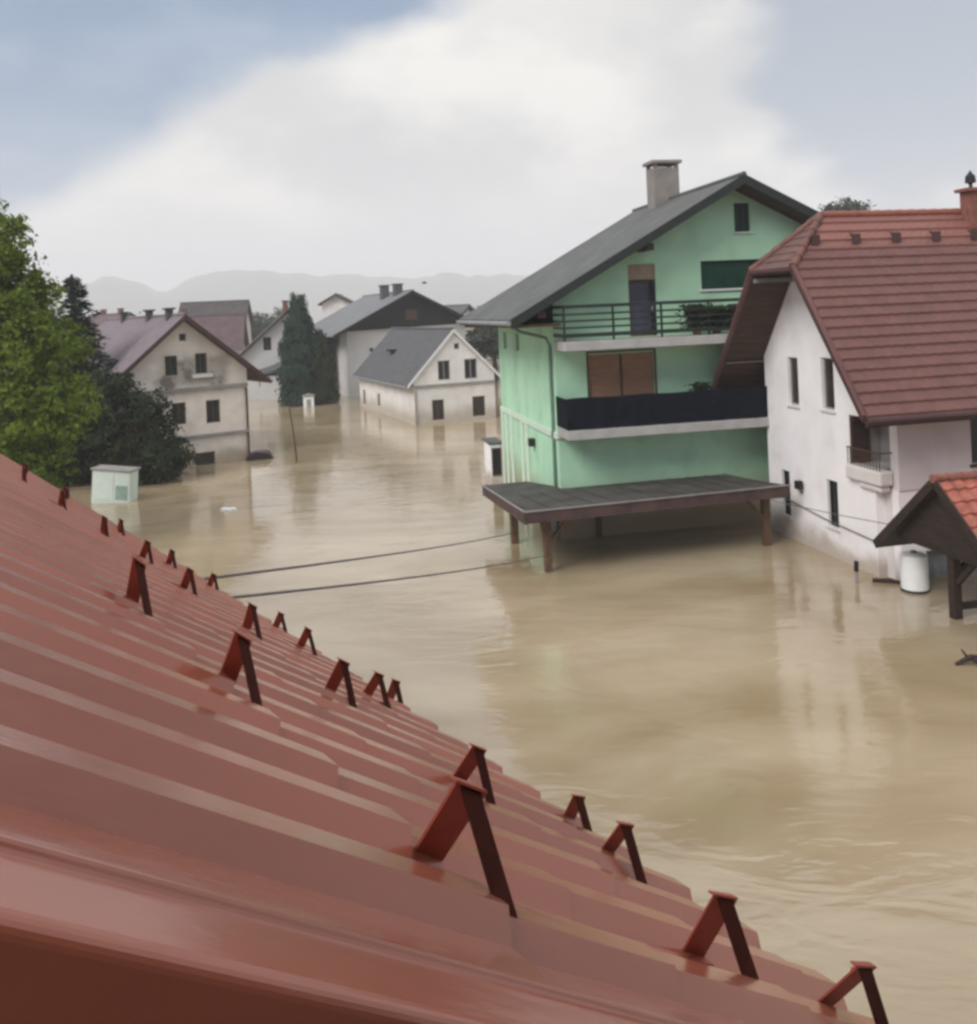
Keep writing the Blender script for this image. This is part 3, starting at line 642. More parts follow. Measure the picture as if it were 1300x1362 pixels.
# ------------------------------------------------------------------ flooded carport in front of it
def carport():
    root = thing('carport', 'flat-roofed wooden carport standing in water before the green house', 'carport', (1.33, 24.6, 0), 14.4)
    # roof plan, L shaped round the corner of the house
    pl = [(-.75, -.55), (7.15, -.55), (6.7, 3.0), (1.62, 2.94), (1.05, 5.3), (-.46, 5.3)]; tz = lambda y: -.06 * (y + .55)
    r = MB(); r.prism([(x, y, 1.71 + tz(y)) for x, y in pl], (0, 0, .09)); rf = r.build('roof', 'carport_roof', root)
    rb = MB(); x = -.6
    while x < 7.0:
        rb.bar((x, -.5, 1.812 + tz(-.5)), (x, 2.8, 1.812 + tz(2.8)), .04, .018); x += .62
    rb.build('roof_batten', 'carport_roof', rf)
    f = MB()
    for (a, b) in ((0, 1), (1, 2), (4, 5), (5, 0)):
        p, q = pl[a], pl[b]; zp, zq = 1.64 + tz(p[1]), 1.62 + tz(q[1])
        f.bar((p[0], p[1], zp), (q[0], q[1], zq), .05, .30)
    build_each(f, 'fascia', 'carport_fascia', rf)
    ed = MB(); ed.bar((-.78, -.59, 1.815), (7.18, -.59, 1.815), .05, .03); ed.bar((-.79, -.55, 1.815), (-.50, 5.3, 1.815 + tz(5.3)), .05, .03); build_each(ed, 'drip_edge', 'frame_grey', rf)
    be = MB(); be.box((-.7, -.1, 1.44), (7.2, .05, 1.61)); be.box((-.5, 2.78, 1.27), (6.6, 2.9, 1.43)); build_each(be, 'beam', 'dark_wood', root)
    ra = MB()
    for i in range(9): ra.bar((-.56 + .88 * i, -.48, 1.66), (-.56 + .88 * i, 2.7, 1.66 + tz(2.7) + tz(-.48)), .08, .07)
    build_each(ra, 'rafter', 'dark_wood', root)
    for (x, y, w) in ((0, 0, .20), (6.67, 0, .20), (-.02, 3.26, .22), (2.6, 2.85, .14), (5.6, 2.85, .14)):
        MB().box((x - w / 2, y - w / 2, -.8), (x + w / 2, y + w / 2, 1.44 if y < 1 else 1.28 if y < 3 else 1.4)).build('post', 'post_wood', root, bevel=.01)
    br = MB()
    for (x, sg) in ((0, 1), (6.67, -1)): br.bar((x + sg * .05, -.02, .75), (x + sg * .62, -.02, 1.40), .09, .09)
    br.bar((0, .05, .8), (0, .6, 1.42), .09, .09); br.bar((-.02, 3.2, .8), (-.02, 2.7, 1.42), .09, .09); br.bar((-.02, 3.2, .8), (.5, 3.2, 1.42), .09, .09)
    build_each(br, 'brace', 'post_wood', root)
carport()

# ------------------------------------------------------------------ white house with the brown tiled half-hipped roof
def white_house():
    root = thing('white_house', 'white house with steep brown-red tiled roof and jutting brown soffit', 'house', (9.59, 22.84, 0), 12)
    vc, zr, k, eh, ug = 2.35, 9.42, 1.30, 3.95, -1.3      # ridge v, ridge z, slope, half width with overhang, verge u
    U1 = 12.0; uh = .30                                     # ridge start (hip)
    z_at = lambda v: zr - k * abs(v - vc); vk = 1.12; zk = zr - k * vk     # kink half-width and height
    kh = (zr - zk) / (uh - ug)                              # hip slope
    # tiled slopes as overlapping courses with a small wave across each tile
    def slope(sign, name):
        m = MB(); C = 20; n = eh / C; lift = .065
        for c in range(C):
            d0, d1 = c * n, (c + 1) * n                      # distance from the ridge
            us = []
            ua = max(ug, uh - (d0) / vk * (uh - ug)) if d0 < vk else ug
            ub = max(ug, uh - d1 / vk * (uh - ug)) if d1 < vk else ug
            N = int((U1 - ug) / .075); vs = []
            for j in range(N + 1):
                f = j / N; w = .006 * math.cos(f * N * math.pi * .5)
                x0 = ua + (U1 - ua) * f; x1 = ub + (U1 - ub) * f
                vs += [(x0, vc + sign * d0, zr - k * d0 + w), (x1, vc + sign * (d1 + .01), zr - k * d1 + lift + w), (x1, vc + sign * d1, zr - k * d1 - .005 + w)]
            m.add(vs, [q for j in range(N) for q in ((j * 3, j * 3 + 3, j * 3 + 4, j * 3 + 1), (j * 3 + 1, j * 3 + 4, j * 3 + 5, j * 3 + 2))])
        return m.build(name, 'tile', root, recalc=False)
    near = slope(-1, 'roof'); far = slope(1, 'roof')
    # hip
    m = MB(); C = 7
    for c in range(C):
        t0, t1 = c / C, (c + 1) / C; w0, w1 = vk * t0, vk * t1; x0, x1 = uh + (ug - uh) * t0, uh + (ug - uh) * t1; z0, z1 = zr - (zr - zk) * t0, zr - (zr - zk) * t1
        m.add([(x0, vc - w0, z0), (x0, vc + w0, z0), (x1 - .01, vc + w1, z1 + .03), (x1 - .01, vc - w1, z1 + .03), (x1, vc + w1, z1 - .004), (x1, vc - w1, z1 - .004)], [(0, 1, 2, 3), (3, 2, 4, 5)])
    hip = m.build('hip_roof', 'tile_plain', root, recalc=False)
    # soffit (underside) of the overhanging slopes, a real slab below the tiles
    s_ = MB(); t0, t1 = .03, .16
    for sg in (-1, 1):
        pts = [(ug + .04, vk + .0), (ug + .04, eh - .03), (U1, eh - .03), (U1, .01), (uh + .02, .01)]
        top = [(u, vc + sg * d, zr - k * d - t0) for u, d in pts]; bot = [(u, vc + sg * d, zr - k * d - t1) for u, d in pts]; n = len(pts)
        s_.add(top + bot, [tuple(range(n)), tuple(range(n, 2 * n))[::-1]] + [(i, (i + 1) % n, n + (i + 1) % n, n + i) for i in range(n)])
    tri = [(uh + .02, vc, zr), (ug + .03, vc - vk, zk), (ug + .03, vc + vk, zk)]
    s_.prism([(x, y, z - .03) for x, y, z in tri], (0, 0, -.11))
    s_.build('soffit', 'soffit', root)
    b = MB()
    for sg in (-1, 1):
        b.bar((ug, vc + sg * (vk - .05), zk + .01), (ug, vc + sg * eh, zr - k * eh - .03), .05, .24)
    build_each(b, 'bargeboard', 'fascia', root)
    rv = MB()
    for sg in (-1, 1): rv.tube([(ug, vc + sg * vk, zk + .06), (ug, vc + sg * eh, zr - k * eh + .06)], .065, 8)
    build_each(rv, 'verge_tile', 'tile', root)
    MB().tube([(ug, vc - vk - .05, zk - .06), (ug, vc + vk + .05, zk - .06)], .05, 8).build('hip_gutter', 'fascia', root)
    # ridge and hip tiles, overlapping
    rt = MB()
    def caps(p, q, m_):
        p, q = Vector(p), Vector(q); L = (q - p).length; n = max(2, int(L / .36)); d = (q - p) / n
        for i in range(n): m_.tube([p + d * i, p + d * (i + 1.08)], [.115, .095], 10)
    caps((U1, vc, zr + .02), (uh, vc, zr + .02), rt)
    rt.build('ridge_tile', 'ridge_tile', root)
    for sg in (-1, 1):
        ht = MB(); caps((ug, vc + sg * vk, zk + .03), (uh, vc, zr + .03), ht); ht.build('hip_tile', 'ridge_brown', root)
    # gutters
    g = MB()
    ze = zr - k * eh
    for sg in (-1, 1): g.tube([(ug + .0, vc + sg * (eh + .05), ze - .07), (U1, vc + sg * (eh + .05), ze - .07)], .085, 8); g.bar((ug + .02, vc + sg * (eh - .01), ze - .12), (U1, vc + sg * (eh - .01), ze - .12), .035, .20)
    g.build('gutter', 'fascia', root)
    # purlins and light tie beams showing under the gable overhang
    pb = MB()
    pb.box((ug + .06, vc + 2.95, zr - k * 2.95 - .36), (-.002, vc + 3.07, zr - k * 3.07 - .19)); pb.box((ug + .06, vc + 1.02, zr - k * 1.1 - .36), (-.002, vc + 1.13, zr - k * 1.13 - .20))
    pb.box((ug + .06, vc - 1.13, zr - k * 1.13 - .36), (-.002, vc - 1.02, zr - k * 1.13 - .20))
    build_each(pb, 'purlin', 'frame_grey', root)
    # snow hooks, a row near the ridge
    hk = []
    for u in (-.35, .88, 2.13, 3.39, 4.64, 5.9, 7.1):
        d = .54; m = MB(); y, z = vc - d, zr - k * d
        m.bar((u, y + .08, z + .16), (u, y - .14, z - .05), .06, .03); m.box((u - .12, y - .20, z - .14), (u + .12, y - .15, z + .12)); hk.append(m.build('snow_hook', 'fascia', root))
    # walls
    t = .19; V1 = 5.3
    top = lambda v: z_at(v) - t
    # upper gable above the corner loggia plus the lower gable
    hg = [(3.40, 3.95, 4.02, 5.42), (1.62, 2.20, 4.06, 5.48), (4.10, 4.55, .65, 2.0), (1.66, 2.16, .85, 2.12)]
    zt = zk + .0
    wall('wall', 'white_wall', root, LEFT(0), [(1.0, -.6), (V1, -.6), (V1, top(V1)), (vc + vk * .62, top(vc + vk * .62)), (vc - vk * .62, top(vc - vk * .62)), (1.0, top(1.0))], hg, .3)
    wall('wall', 'white_wall', root, LEFT(0), [(0, -.6), (.998, -.6), (.998, 2.55), (0, 2.55)], (), .3)
    wall('wall', 'white_wall', root, LEFT(0), [(0, 4.02), (.998, 4.02), (.998, top(.998)), (0, top(0))], (), .3)
    wall('wall', 'white_wall', root, BACK(V1), [(.302, -.6), (U1 - .302, -.6), (U1 - .302, top(V1) - .02), (.302, top(V1) - .02)], (), .3)
    wall('wall', 'white_wall', root, RIGHT(U1 - .3), [(-.6, -.6), (V1, -.6), (V1, top(V1)), (vc, zr - t), (-.6, top(-.6))], (), .3)
    # bay: front wall and its left cheek
    FB = FRONT(-.6)
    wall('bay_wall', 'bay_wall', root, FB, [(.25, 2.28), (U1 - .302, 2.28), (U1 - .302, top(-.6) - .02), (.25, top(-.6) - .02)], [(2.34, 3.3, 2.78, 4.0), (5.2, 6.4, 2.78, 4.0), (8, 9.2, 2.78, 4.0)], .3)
    for a in (2.34, 5.2, 8): window(root, FB, a, a + (.96 if a < 3 else 1.2), 2.78, 4.0, 'frame_brown', 'glass', .06, 1, 0, sill='dark_wood')
    wall('wall', 'white_wall', root, FRONT(-.56), [(.25, -.6), (U1 - .302, -.6), (U1 - .302, 2.276), (.25, 2.276)], [(.95, 3.4, -.3, .72), (5, 6.2, .6, 1.8)], .26)
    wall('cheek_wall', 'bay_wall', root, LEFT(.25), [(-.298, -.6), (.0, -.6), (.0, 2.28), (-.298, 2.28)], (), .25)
    MB().box((.002, .002, -.6), (.5, .3, 2.3)).build('corner_wall', 'white_wall', root)
    gd = MB(); gd.box((.95, -.20, -.3), (3.4, -.14, .72), mp=FRONT(-.56))  # grey door added in place of the shade beneath the canopy eave
    for i in range(11): gd.box((1.0 + i * .22, -.14, -.3), (1.03 + i * .22, -.125, .7), mp=FRONT(-.56))
    gd.build('shade_door', 'grey_metal', root)
    window(root, FRONT(-.56), 5, 6.2, .6, 1.8)
    # loggia: floor slab with rounded nose, recessed brown-grey inner walls, slender post
    sl = MB(); sl.box((-.16, -.42, 2.36), (.24, 1.04, 2.74)); b = sl.build('balcony', 'bay_wall', root, bevel=.06)
    MB().box((-.10, -.34, 2.20), (.20, .55, 2.358)).build('balcony_bracket', 'bay_wall', b, bevel=.05)
    MB().box((.302, .004, 2.56), (2.2, .998, 2.72)).build('balcony_floor', 'concrete', b)
    lg = MB(); lg.box((.9, .01, 2.722), (1.0, .99, 4.3)); lg.box((.002, 1.0, 2.6), (.9, 1.06, 4.3)); build_each(lg, 'loggia_wall', 'frame_grey', root)
    d = MB().box((.02, .985, 2.722), (.6, .998, 3.95)).build('loggia_door', 'frame_brown', root)
    MB().box((.08, .975, 2.85), (.54, .983, 3.85)).build('pane', 'glass_brown', d)
    rl = MB()
    for i in range(12): rl.bar((-.10, -.34 + i * .12, 2.742), (-.10, -.34 + i * .12, 3.18), .018, .018)
    rl.bar((-.10, -.36, 3.19), (-.10, 1.0, 3.19), .04, .03); rl.bar((-.10, -.36, 3.19), (.24, -.36, 3.19), .04, .03)
    rl.build('railing', 'frame_brown', b)
    # windows in the gable
    G = LEFT(0)
    for (a0, a1, z0, z1) in hg: window(root, G, a0, a1, z0, z1, 'frame_grey' if z0 > 3 else 'black', 'glass_brown' if z0 > 3 else 'glass', .05, 0, 0, depth=.10, sill='frame_white')
    l = MB(); l.box((-.22, 3.30, 1.62), (-.05, 3.50, 1.86)); l.bar((-.14, 3.4, 1.62), (-.003, 3.4, 1.48), .03, .03); l.build('wall_lamp', 'black', root, bevel=.02)
    MB().tube([(-.03, 5.2, 1.24), (-.03, 2.2, .98), (-.03, .05, .90)], .016, 6).build('wall_cable', 'cable', root)
    c = chimney(root, 4.95, 2.1, 8.9, 9.98, .42, .42, 'brick', 'brick')
    MB().lathe([(.05, 0), (.05, .12), (.15, .16), (.13, .34), (.05, .44), (.02, .5)], (4.95, 2.1, 10.09), 12).build('cowl', 'black', c, smooth=False)
white_house()

# ------------------------------------------------------------------ little tiled canopy at the right edge
def canopy():
    root = thing('well_canopy', 'small clay-tiled canopy on dark wooden posts at the right edge', 'canopy', (9.95, 19.78, 0), 12)
    u0, u1, vc, zr, k, e = -.48, 3.2, -.08, 3.08, .88, 2.15
    for sg in (-1, 1):
        m = MB(); C = 9; n = e / C
        for c in range(C):
            d0, d1 = c * n, (c + 1) * n; N = 52; vs = []
            for j in range(N + 1):
                x = u0 + (u1 - u0) * j / N; w = .018 * math.cos(j * math.pi * .5)
                vs += [(x, vc + sg * d0, zr - k * d0 + w), (x, vc + sg * (d1 + .015), zr - k * d1 + .05 + w), (x, vc + sg * d1, zr - k * d1 + w)]
            m.add(vs, [q for j in range(N) for q in ((j * 3, j * 3 + 3, j * 3 + 4, j * 3 + 1), (j * 3 + 1, j * 3 + 4, j * 3 + 5, j * 3 + 2))])
        m.build('roof', 'red_tile', root, recalc=False)
    s_ = MB()
    for sg in (-1, 1): s_.prism([(u0 + .02, vc, zr - .04), (u0 + .02, vc + sg * e, zr - k * e - .04), (u0 + .02, vc + sg * e, zr - k * e - .12), (u0 + .02, vc, zr - .12)], (u1 - u0 - .04, 0, 0))
    s_.build('soffit', 'dark_wood', root)
    b = MB()
    for sg in (-1, 1): b.bar((u0, vc, zr - .04), (u0, vc + sg * (e + .02), zr - k * e - .04), .04, .20)
    build_each(b, 'bargeboard', 'dark_wood', root)
    MB().prism([(u0 + .25, vc + 1.62, 1.52), (u0 + .25, vc - 1.62, 1.52), (u0 + .25, vc, zr - .15)], (.05, 0, 0)).build('gable_boarding', 'dark_wood', root)
    rt = MB()
    for i in range(11): rt.tube([(u0 - .03 + i * .35, vc, zr + .03), (u0 - .03 + i * .35 + .38, vc, zr + .03)], [.10, .085], 10)
    rt.build('ridge_tile', 'brick', root)
    for u in (0, 2.6): MB().box((u - .10, -.10, -.8), (u + .10, .10, 1.9)).build('post', 'dark_wood', root, bevel=.015)
    br = MB(); br.box((-.2, -1.5, 1.40), (.0, 1.6, 1.54)); br.box((2.5, -1.5, 1.40), (2.7, 1.6, 1.54))
    br.bar((.08, 0, .95), (.62, 0, 1.5), .1, .1); br.bar((0, -.06, .75), (0, -.7, 1.42), .1, .1); br.bar((2.55, 0, .95), (2.0, 0, 1.5), .1, .1)
    br.box((.1, -.05, .18), (2.5, .05, .32)); build_each(br, 'brace', 'dark_wood', root)
canopy()

# ------------------------------------------------------------------ houses across the flood
def left_house():
    root = thing('plaster_house', 'old white plaster house with mauve roof beside the dark shrub', 'house', (-12.83, 47.0, 0), 36)
    uc = -3.12; F = FRONT(0)
    H_ = [(-4.05, -3.45, 4.62, 5.60), (-2.55, -1.95, 4.62, 5.64), (-3.8, -3.12, 2.15, 3.24), (-2.1, -1.38, 2.06, 3.22), (-2.75, -1.75, -.4, .62), (-3.3, -2.95, 6.3, 6.68)]
    roof, zl, zrr = gable_house(root, -6.6, .1, uc, 0, 14.5, 7.62, .86, .83, 1.0, .6, 'old_wall', 'mauve_roof', H_, (), th=.22, fasc='fascia', eave_r=1.15)
    for h in H_[:4]: window(root, F, *h, frame='frame_brown', pane='glass', fw=.05, mull=1)
    window(root, F, *H_[4], frame='frame_brown', pane='glass_brown', fw=.06, mull=0)
    window(root, F, *H_[5], frame='frame_grey', pane='glass_brown', fw=.04, mull=0)
    MB().box((-6.6, -.16, 3.78), (.1, -.003, 3.96)).build('ledge', 'frame_grey', root, bevel=.02)
    MB().box((-6.6, -.14, 1.38), (.1, -.003, 1.54)).build('ledge', 'frame_grey', root, bevel=.02)
    MB().box((-2.75, -.2, 4.42), (-1.75, -.003, 4.58)).build('window_box', 'frame_white', root)
    MB().tube([(.02, -.08, 3.7), (.02, -.08, .2)], .06, 8).build('downpipe', 'frame_brown', root)
    for v in (1.6, 5.2, 10.5): chimney(root, uc - .15, v, 7.2, 7.92, .34, .34, 'slate', 'slate')
left_house()
def mid_house():
    root = thing('gabled_cottage', 'small white cottage with dark slate roof, flooded to its lower windows', 'house', (-.21, 60.0, 0), 22)
    H_ = [(-3.5, -2.65, 2.74, 4.02), (-1.66, -.75, 2.70, 4.02), (-4.0, -3.18, .18, 1.5), (-1.2, -.3, .2, 1.52), (-2.32, -1.95, 4.7, 5.1)]
    HL = [(12.8, 13.5, .3, 1.4), (8.5, 9.2, .5, 1.4)]
    roof, zl, zrr = gable_house(root, -5.2, .43, -2.35, 0, 14.5, 6.05, 1.06, 1.02, .45, .12, 'old_wall2', 'slate', H_, HL, th=.18, fasc='frame_white')
    F = FRONT(0)
    for h in H_[:2]: window(root, F, *h, frame='frame_grey', pane='glass', mull=1)
    for h in H_[2:4]: window(root, F, *h, frame='frame_brown', pane='glass_brown', mull=1)
    window(root, F, *H_[4], frame='frame_grey', pane='glass', mull=0)
    for h in HL: window(root, LEFT(-5.2), *h, frame='frame_brown', pane='glass', mull=0)
    MB().box((-5.2, -.12, 2.36), (.43, -.003, 2.52)).build('ledge', 'frame_grey', root, bevel=.02)
    MB().tube([(-5.12, -.07, 2.3), (-5.12, -.07, .05)], .05, 8).build('downpipe', 'frame_grey', root)
    d = MB(); u, v = -3.9, 9.0; z = zl(u); d.bar((u, v - .6, z + .1), (u, v + .6, z + .1), .7, .16); d.build('roof_hatch', 'black', roof)
mid_house()
def barn():
    root = thing('large_barn', 'big pale walled barn with dark timber gable behind the cottage', 'barn', (-12.66, 80, 0), 22)
    hl = [(1.2, 1.8, 3.6, 4.0)]
    roof, zl, zrr = gable_house(root, 0, 11.2, 5.95, 0, 16, 9.25, .50, .52, 1.4, 1.1, 'far_wall', 'lightgrey_roof', (), (), th=.25, fasc='black')
    # dark timber cladding in the gable, standing a little in front of the wall
    g = MB(); t = .30
    pts = [(-.35, -.25, 6.02), (11.5, -.25, 6.02), (11.5, -.25, zrr(11.5) - t), (5.95, -.25, 9.25 - t), (-.35, -.25, zl(-.35) - t)]
    g.prism([pts[0], pts[1], pts[2], pts[3], pts[4]], (0, .245, 0)); 
    for i in range(24): 
        u = .1 + i * .48; z1 = (zl(u) if u < 5.95 else zrr(u)) - t - .02
        if z1 > 6.1: g.box((u, -.275, 6.04), (u + .05, -.251, z1))
    g.build('gable_cladding', 'black', root)
    MB().box((5.4, -.30, 6.6), (6.5, -.276, 7.5)).build('hayloft_door', 'frame_brown', root)
    for v in (1.0, 1.9): window(root, FRONT(0), 1.0 + v, 1.35 + v, 3.9, 4.25, 'frame_grey', 'glass', .04, 0, depth=-.04)
    MB().box((-.1, -.12, 5.80), (11.25, -.003, 5.99)).build('cornice', 'old_wall2', root)
    for v in (2.2, 5.0): chimney(root, 5.0 if v > 3 else 5.5, v, 8.4, 9.9, .75, .75, 'slate', 'slate')
barn()
def plain_house(name, label, loc, rz, u, uc, L, zr, k, wallm, roofm, holes=(), chim=(), oh=.6, ohg=.5, group='houses across the flood', frame='frame_brown', dome=False):
    root = thing(name, label, 'house', loc, rz, group)
    roof, zl, zrr = gable_house(root, u[0], u[1], uc, 0, L, zr, k, k, oh, ohg, wallm, roofm, holes, (), th=.22)
    for h in holes: window(root, FRONT(0), *h, frame=frame, pane='glass', mull=1)
    for (x, y, w) in chim: chimney(root, x, y, (zl(x) if x < uc else zrr(x)) - .4, zr + .75, w, w, 'brick', 'slate')
    return root
h = plain_house('gabled_house', 'white gabled house with grey roof half hidden behind the cypress', (-22.3, 81, 0), 14, (0, 7.6), 4.3, 11, 8.1, .88, 'far_wall', 'slate', [(1.9, 2.6, 4.4, 5.6), (4.9, 5.6, 4.4, 5.6), (1.4, 2.2, 1.2, 2.4)], [(4.1, 5, .5)])
an = MB().prism([(1.2, -1.6, 2.1), (5.6, -1.6, 3.35), (5.6, -.01, 3.75), (1.2, -.01, 2.5)], (0, 0, .14)).build('lean_to_roof', 'slate', h)
MB().box((1.5, -1.4, -.6), (5.4, -.01, 2.15)).build('lean_to_wall', 'far_wall', h)
plain_house('tiled_house', 'house with dull red tiled roof behind the plaster house', (-27.0, 97, 0), 101, (0, 8.4), 4.2, 10.5, 7.9, .8, 'far_wall', 'plum_roof', (), [(4.2, 6, .5)])
plain_house('slate_house', 'long dark brown-grey roofed house beyond the dull red roof', (-32.3, 118, 0), 97, (0, 8), 4.0, 8.0, 9.9, .75, 'far_wall', 'dark_roof', (), [])
plain_house('far_house', 'far pale house whose dark cap roof rises between cypress and barn', (-22.1, 120, 0), 4, (0, 3.7), 1.85, 9, 10.2, .55, 'old_wall2', 'black', [(1.4, 2.3, 6.2, 7.2)], (), .45, .6)
plain_house('far_house', 'far low grey-roofed house between barn and green house', (-4.5, 104, 0), 66, (0, 9), 4.5, 15, 7.9, .45, 'far_wall', 'slate', [(2, 3, 2.2, 3.4)], [(4.5, 6, .5)])
plain_house('far_house', 'far brown-roofed house glimpsed left of the plaster house ridge', (-60, 140, 0), 48, (0, 9), 4.5, 14, 9.2, .6, 'far_wall', 'plum_roof', [(2, 3, 3, 4.2)], [(4.5, 3, .7), (4.5, 9, .7)])

# ------------------------------------------------------------------ trees
def leafcloud(name, mat, parent, blobs, n, size, rnd, up=0.25, hollow=0.35):
    """Leaf-sized faces gathered in clumps through the crown. blobs: (centre, radii, weight)"""
    m_v = []; m_f = []
    tot = sum(b[2] for b in blobs)
    for (c, r, w) in blobs:
        c = Vector(c); k = int(n * w / tot); nc = max(6, k // 26)
        for _ in range(nc):
            d = Vector((rnd.gauss(0, 1), rnd.gauss(0, 1), rnd.gauss(0, 1))).normalized(); q = (hollow + (1 - hollow) * rnd.random() ** .55)
            cc = c + Vector((d.x * r[0] * q, d.y * r[1] * q, d.z * r[2] * q)); cr = size * rnd.uniform(1.6, 3.6)
            for _ in range(26):
                e = Vector((rnd.gauss(0, 1), rnd.gauss(0, 1), rnd.gauss(0, .7))) * cr * .55; p = cc + e
                nn = (d + Vector((rnd.gauss(0, .6), rnd.gauss(0, .6), rnd.gauss(0, .6) + up))).normalized(); a = nn.orthogonal().normalized(); a.rotate(Matrix.Rotation(rnd.uniform(0, 6.28), 3, nn)); b = nn.cross(a)
                s = size * rnd.uniform(.6, 1.25); o = len(m_v)
                m_v += [p - a * s, p - b * s * .55 + nn * s * .1, p + a * s, p + b * s * .55 + nn * s * .1]; m_f.append((o, o + 1, o + 2, o + 3))
    m = MB(); m.add(m_v, m_f); return m.build(name, mat, parent, recalc=False)
def trunk(parent, h, r, limbs, rnd, z0=-.8):
    m = MB(); top = Vector((rnd.uniform(-.2, .2), rnd.uniform(-.2, .2), h))
    m.tube([(0, 0, z0), (.03, .02, h * .3), (top.x * .5, top.y * .5, h * .65), top], [r, r * .8, r * .55, r * .2], 10)
    for l in limbs:
        l = Vector(l); z = h * rnd.uniform(.3, .7); s = Vector((top.x * .4, top.y * .4, z)); mid = s.lerp(l, .5) + Vector((0, 0, .2))
        m.tube([s, mid, l], [r * .4, r * .26, r * .08], 7)
    return m.build('trunk', 'bark', parent, smooth=True)
def broadleaf(name, label, loc, blobs, n, size, mat, r=.25, seed=1, group=None, cat='tree'):
    rnd = random.Random(seed); t = thing(name, label, cat, loc, 0, group)
    h = max(b[0][2] for b in blobs)
    trunk(t, h, r, [b[0] for b in blobs], rnd); leafcloud('crown', mat, t, blobs, n, size, rnd); return t
broadleaf('broadleaf_tree', 'bright green leafy tree at the left edge behind the red roof', (-16.6, 29.5, 0),
    [((-.4, 0, 8.2), (2.3, 2.2, 1.9), 3), ((1.0, -.3, 10.1), (.8, .9, 1.1), .9), ((-.5, 0, 11.2), (1.2, 1.0, 1.1), 1.1), ((.2, -.2, 9.2), (1.7, 1.6, 1.5), 2), ((1.5, -.3, 7.9), (1.3, 1.3, 1.3), 1.6), ((1.6, -.2, 6.4), (1.9, 1.8, 1.5), 3), ((2.2, -.5, 4.6), (1.7, 1.7, 1.4), 2.4), ((-1.5, -.4, 5.6), (2.4, 2.2, 2.0), 3), ((.3, -.6, 3.0), (2.8, 2.0, 1.6), 3), ((-2.4, 0, 8.9), (1.5, 1.5, 1.4), 1.5)], 46000, .095, 'leaf_bright', .3, 11)
broadleaf('dark_shrub', 'large dark round shrub between pale cabinet and plaster house', (-17.3, 42.0, 0),
    [((0, 0, 2.2), (2.5, 2.4, 2.5), 4), ((-1.7, 0, 3.6), (1.5, 1.5, 1.4), 1.6), ((1.6, -.3, 1.0), (1.7, 1.7, 1.2), 2), ((-.5, -.2, 4.2), (1.3, 1.4, 1.1), 1.3), ((-3.2, -.5, 1.4), (2.0, 1.8, 2.0), 2.5), ((-4.6, -.5, 3.2), (1.5, 1.6, 2.6), 1.8)], 34000, .11, 'leaf_dark', .22, 12, cat='shrub')
def conifer(name, label, loc, h, rb, n, size, mat, seed, group=None, kind='spruce', cat='tree'):
    rnd = random.Random(seed); t = thing(name, label, cat, loc, 0, group)
    trunk(t, h * .94, rb * .09 + .05, [], rnd); V = []; Fs = []
    nb = n // 22
    for i in range(nb):
        q = 1 - math.sqrt(1 - rnd.random() * .995); z = .02 * h + q * h * .97
        if kind == 'spruce': rad = rb * (1 - z / h) ** .9 * rnd.uniform(.6, 1.12) * (1 + .18 * math.sin(z * 5.3 + seed))
        else: rad = rb * min(1, (1 - (z / h)) * 1.7) ** .8 * (.92 + .08 * math.sin(z * 3)) * rnd.uniform(.72, 1.03)
        az = rnd.uniform(0, 6.283); d = Vector((math.cos(az), math.sin(az), 0))
        for k in range(22):
            f = rnd.random() ** .55 if kind == 'spruce' else rnd.uniform(.72, 1.0)
            if kind == 'spruce': p = d * rad * f + Vector((0, 0, z - rad * .32 * f * f + rnd.gauss(0, .05))) + d.cross(Vector((0, 0, 1))) * rnd.gauss(0, .10 + .05 * rad)
            else: p = d * rad * f + Vector((rnd.gauss(0, size), rnd.gauss(0, size), z + rnd.uniform(-.25, .35)))
            nn = Vector((rnd.gauss(0, .5), rnd.gauss(0, .5), 1)).normalized() if kind == 'spruce' else (d + Vector((rnd.gauss(0, .5), rnd.gauss(0, .5), .4))).normalized()
            a = (d if kind == 'spruce' else Vector((0, 0, 1))); a = (a - nn * a.dot(nn)).normalized(); b = nn.cross(a); s = size * rnd.uniform(.7, 1.3); o = len(V)
            V += [p - a * s, p - b * s * .4, p + a * s * 1.2, p + b * s * .4]; Fs.append((o, o + 1, o + 2, o + 3))
    m = MB(); m.add(V, Fs); m.build('crown', mat, t, recalc=False); return t
conifer('spruce_tree', 'dark spruce with ragged pointed top, right of the leafy tree', (-20.6, 45, 0), 10.5, 3.5, 24000, .14, 'needle', 21, 'spruces behind the leafy tree')
conifer('spruce_tree', 'dark spruce whose tip stands just behind the leafy crown', (-22.9, 45.5, 0), 11.2, 3.3, 20000, .14, 'needle', 22, 'spruces behind the leafy tree')
conifer('cypress_tree', 'tall pointed dark green cypress standing in the flood left of the barn', (-15.9, 75.5, 0), 9.8, 2.05, 17000, .16, 'cypress', 23, 'cypresses', 'cypress')
conifer('cypress_tree', 'shorter blackish cypress close against the taller one and the barn', (-14.05, 75.2, 0), 6.6, 1.25, 8000, .15, 'leaf_dark', 24, 'cypresses', 'cypress')
broadleaf('rounded_tree', 'round dark treetop showing over the tiled roof ridge', (36, 90, 0), [((0, 0, 14.3), (2.7, 2.5, 2.4), 3), ((-1.2, 0, 12), (2.6, 2.5, 2.5), 2), ((1.4, 0, 10), (3, 3, 3), 2)], 9000, .2, 'far_leaf', .4, 31)
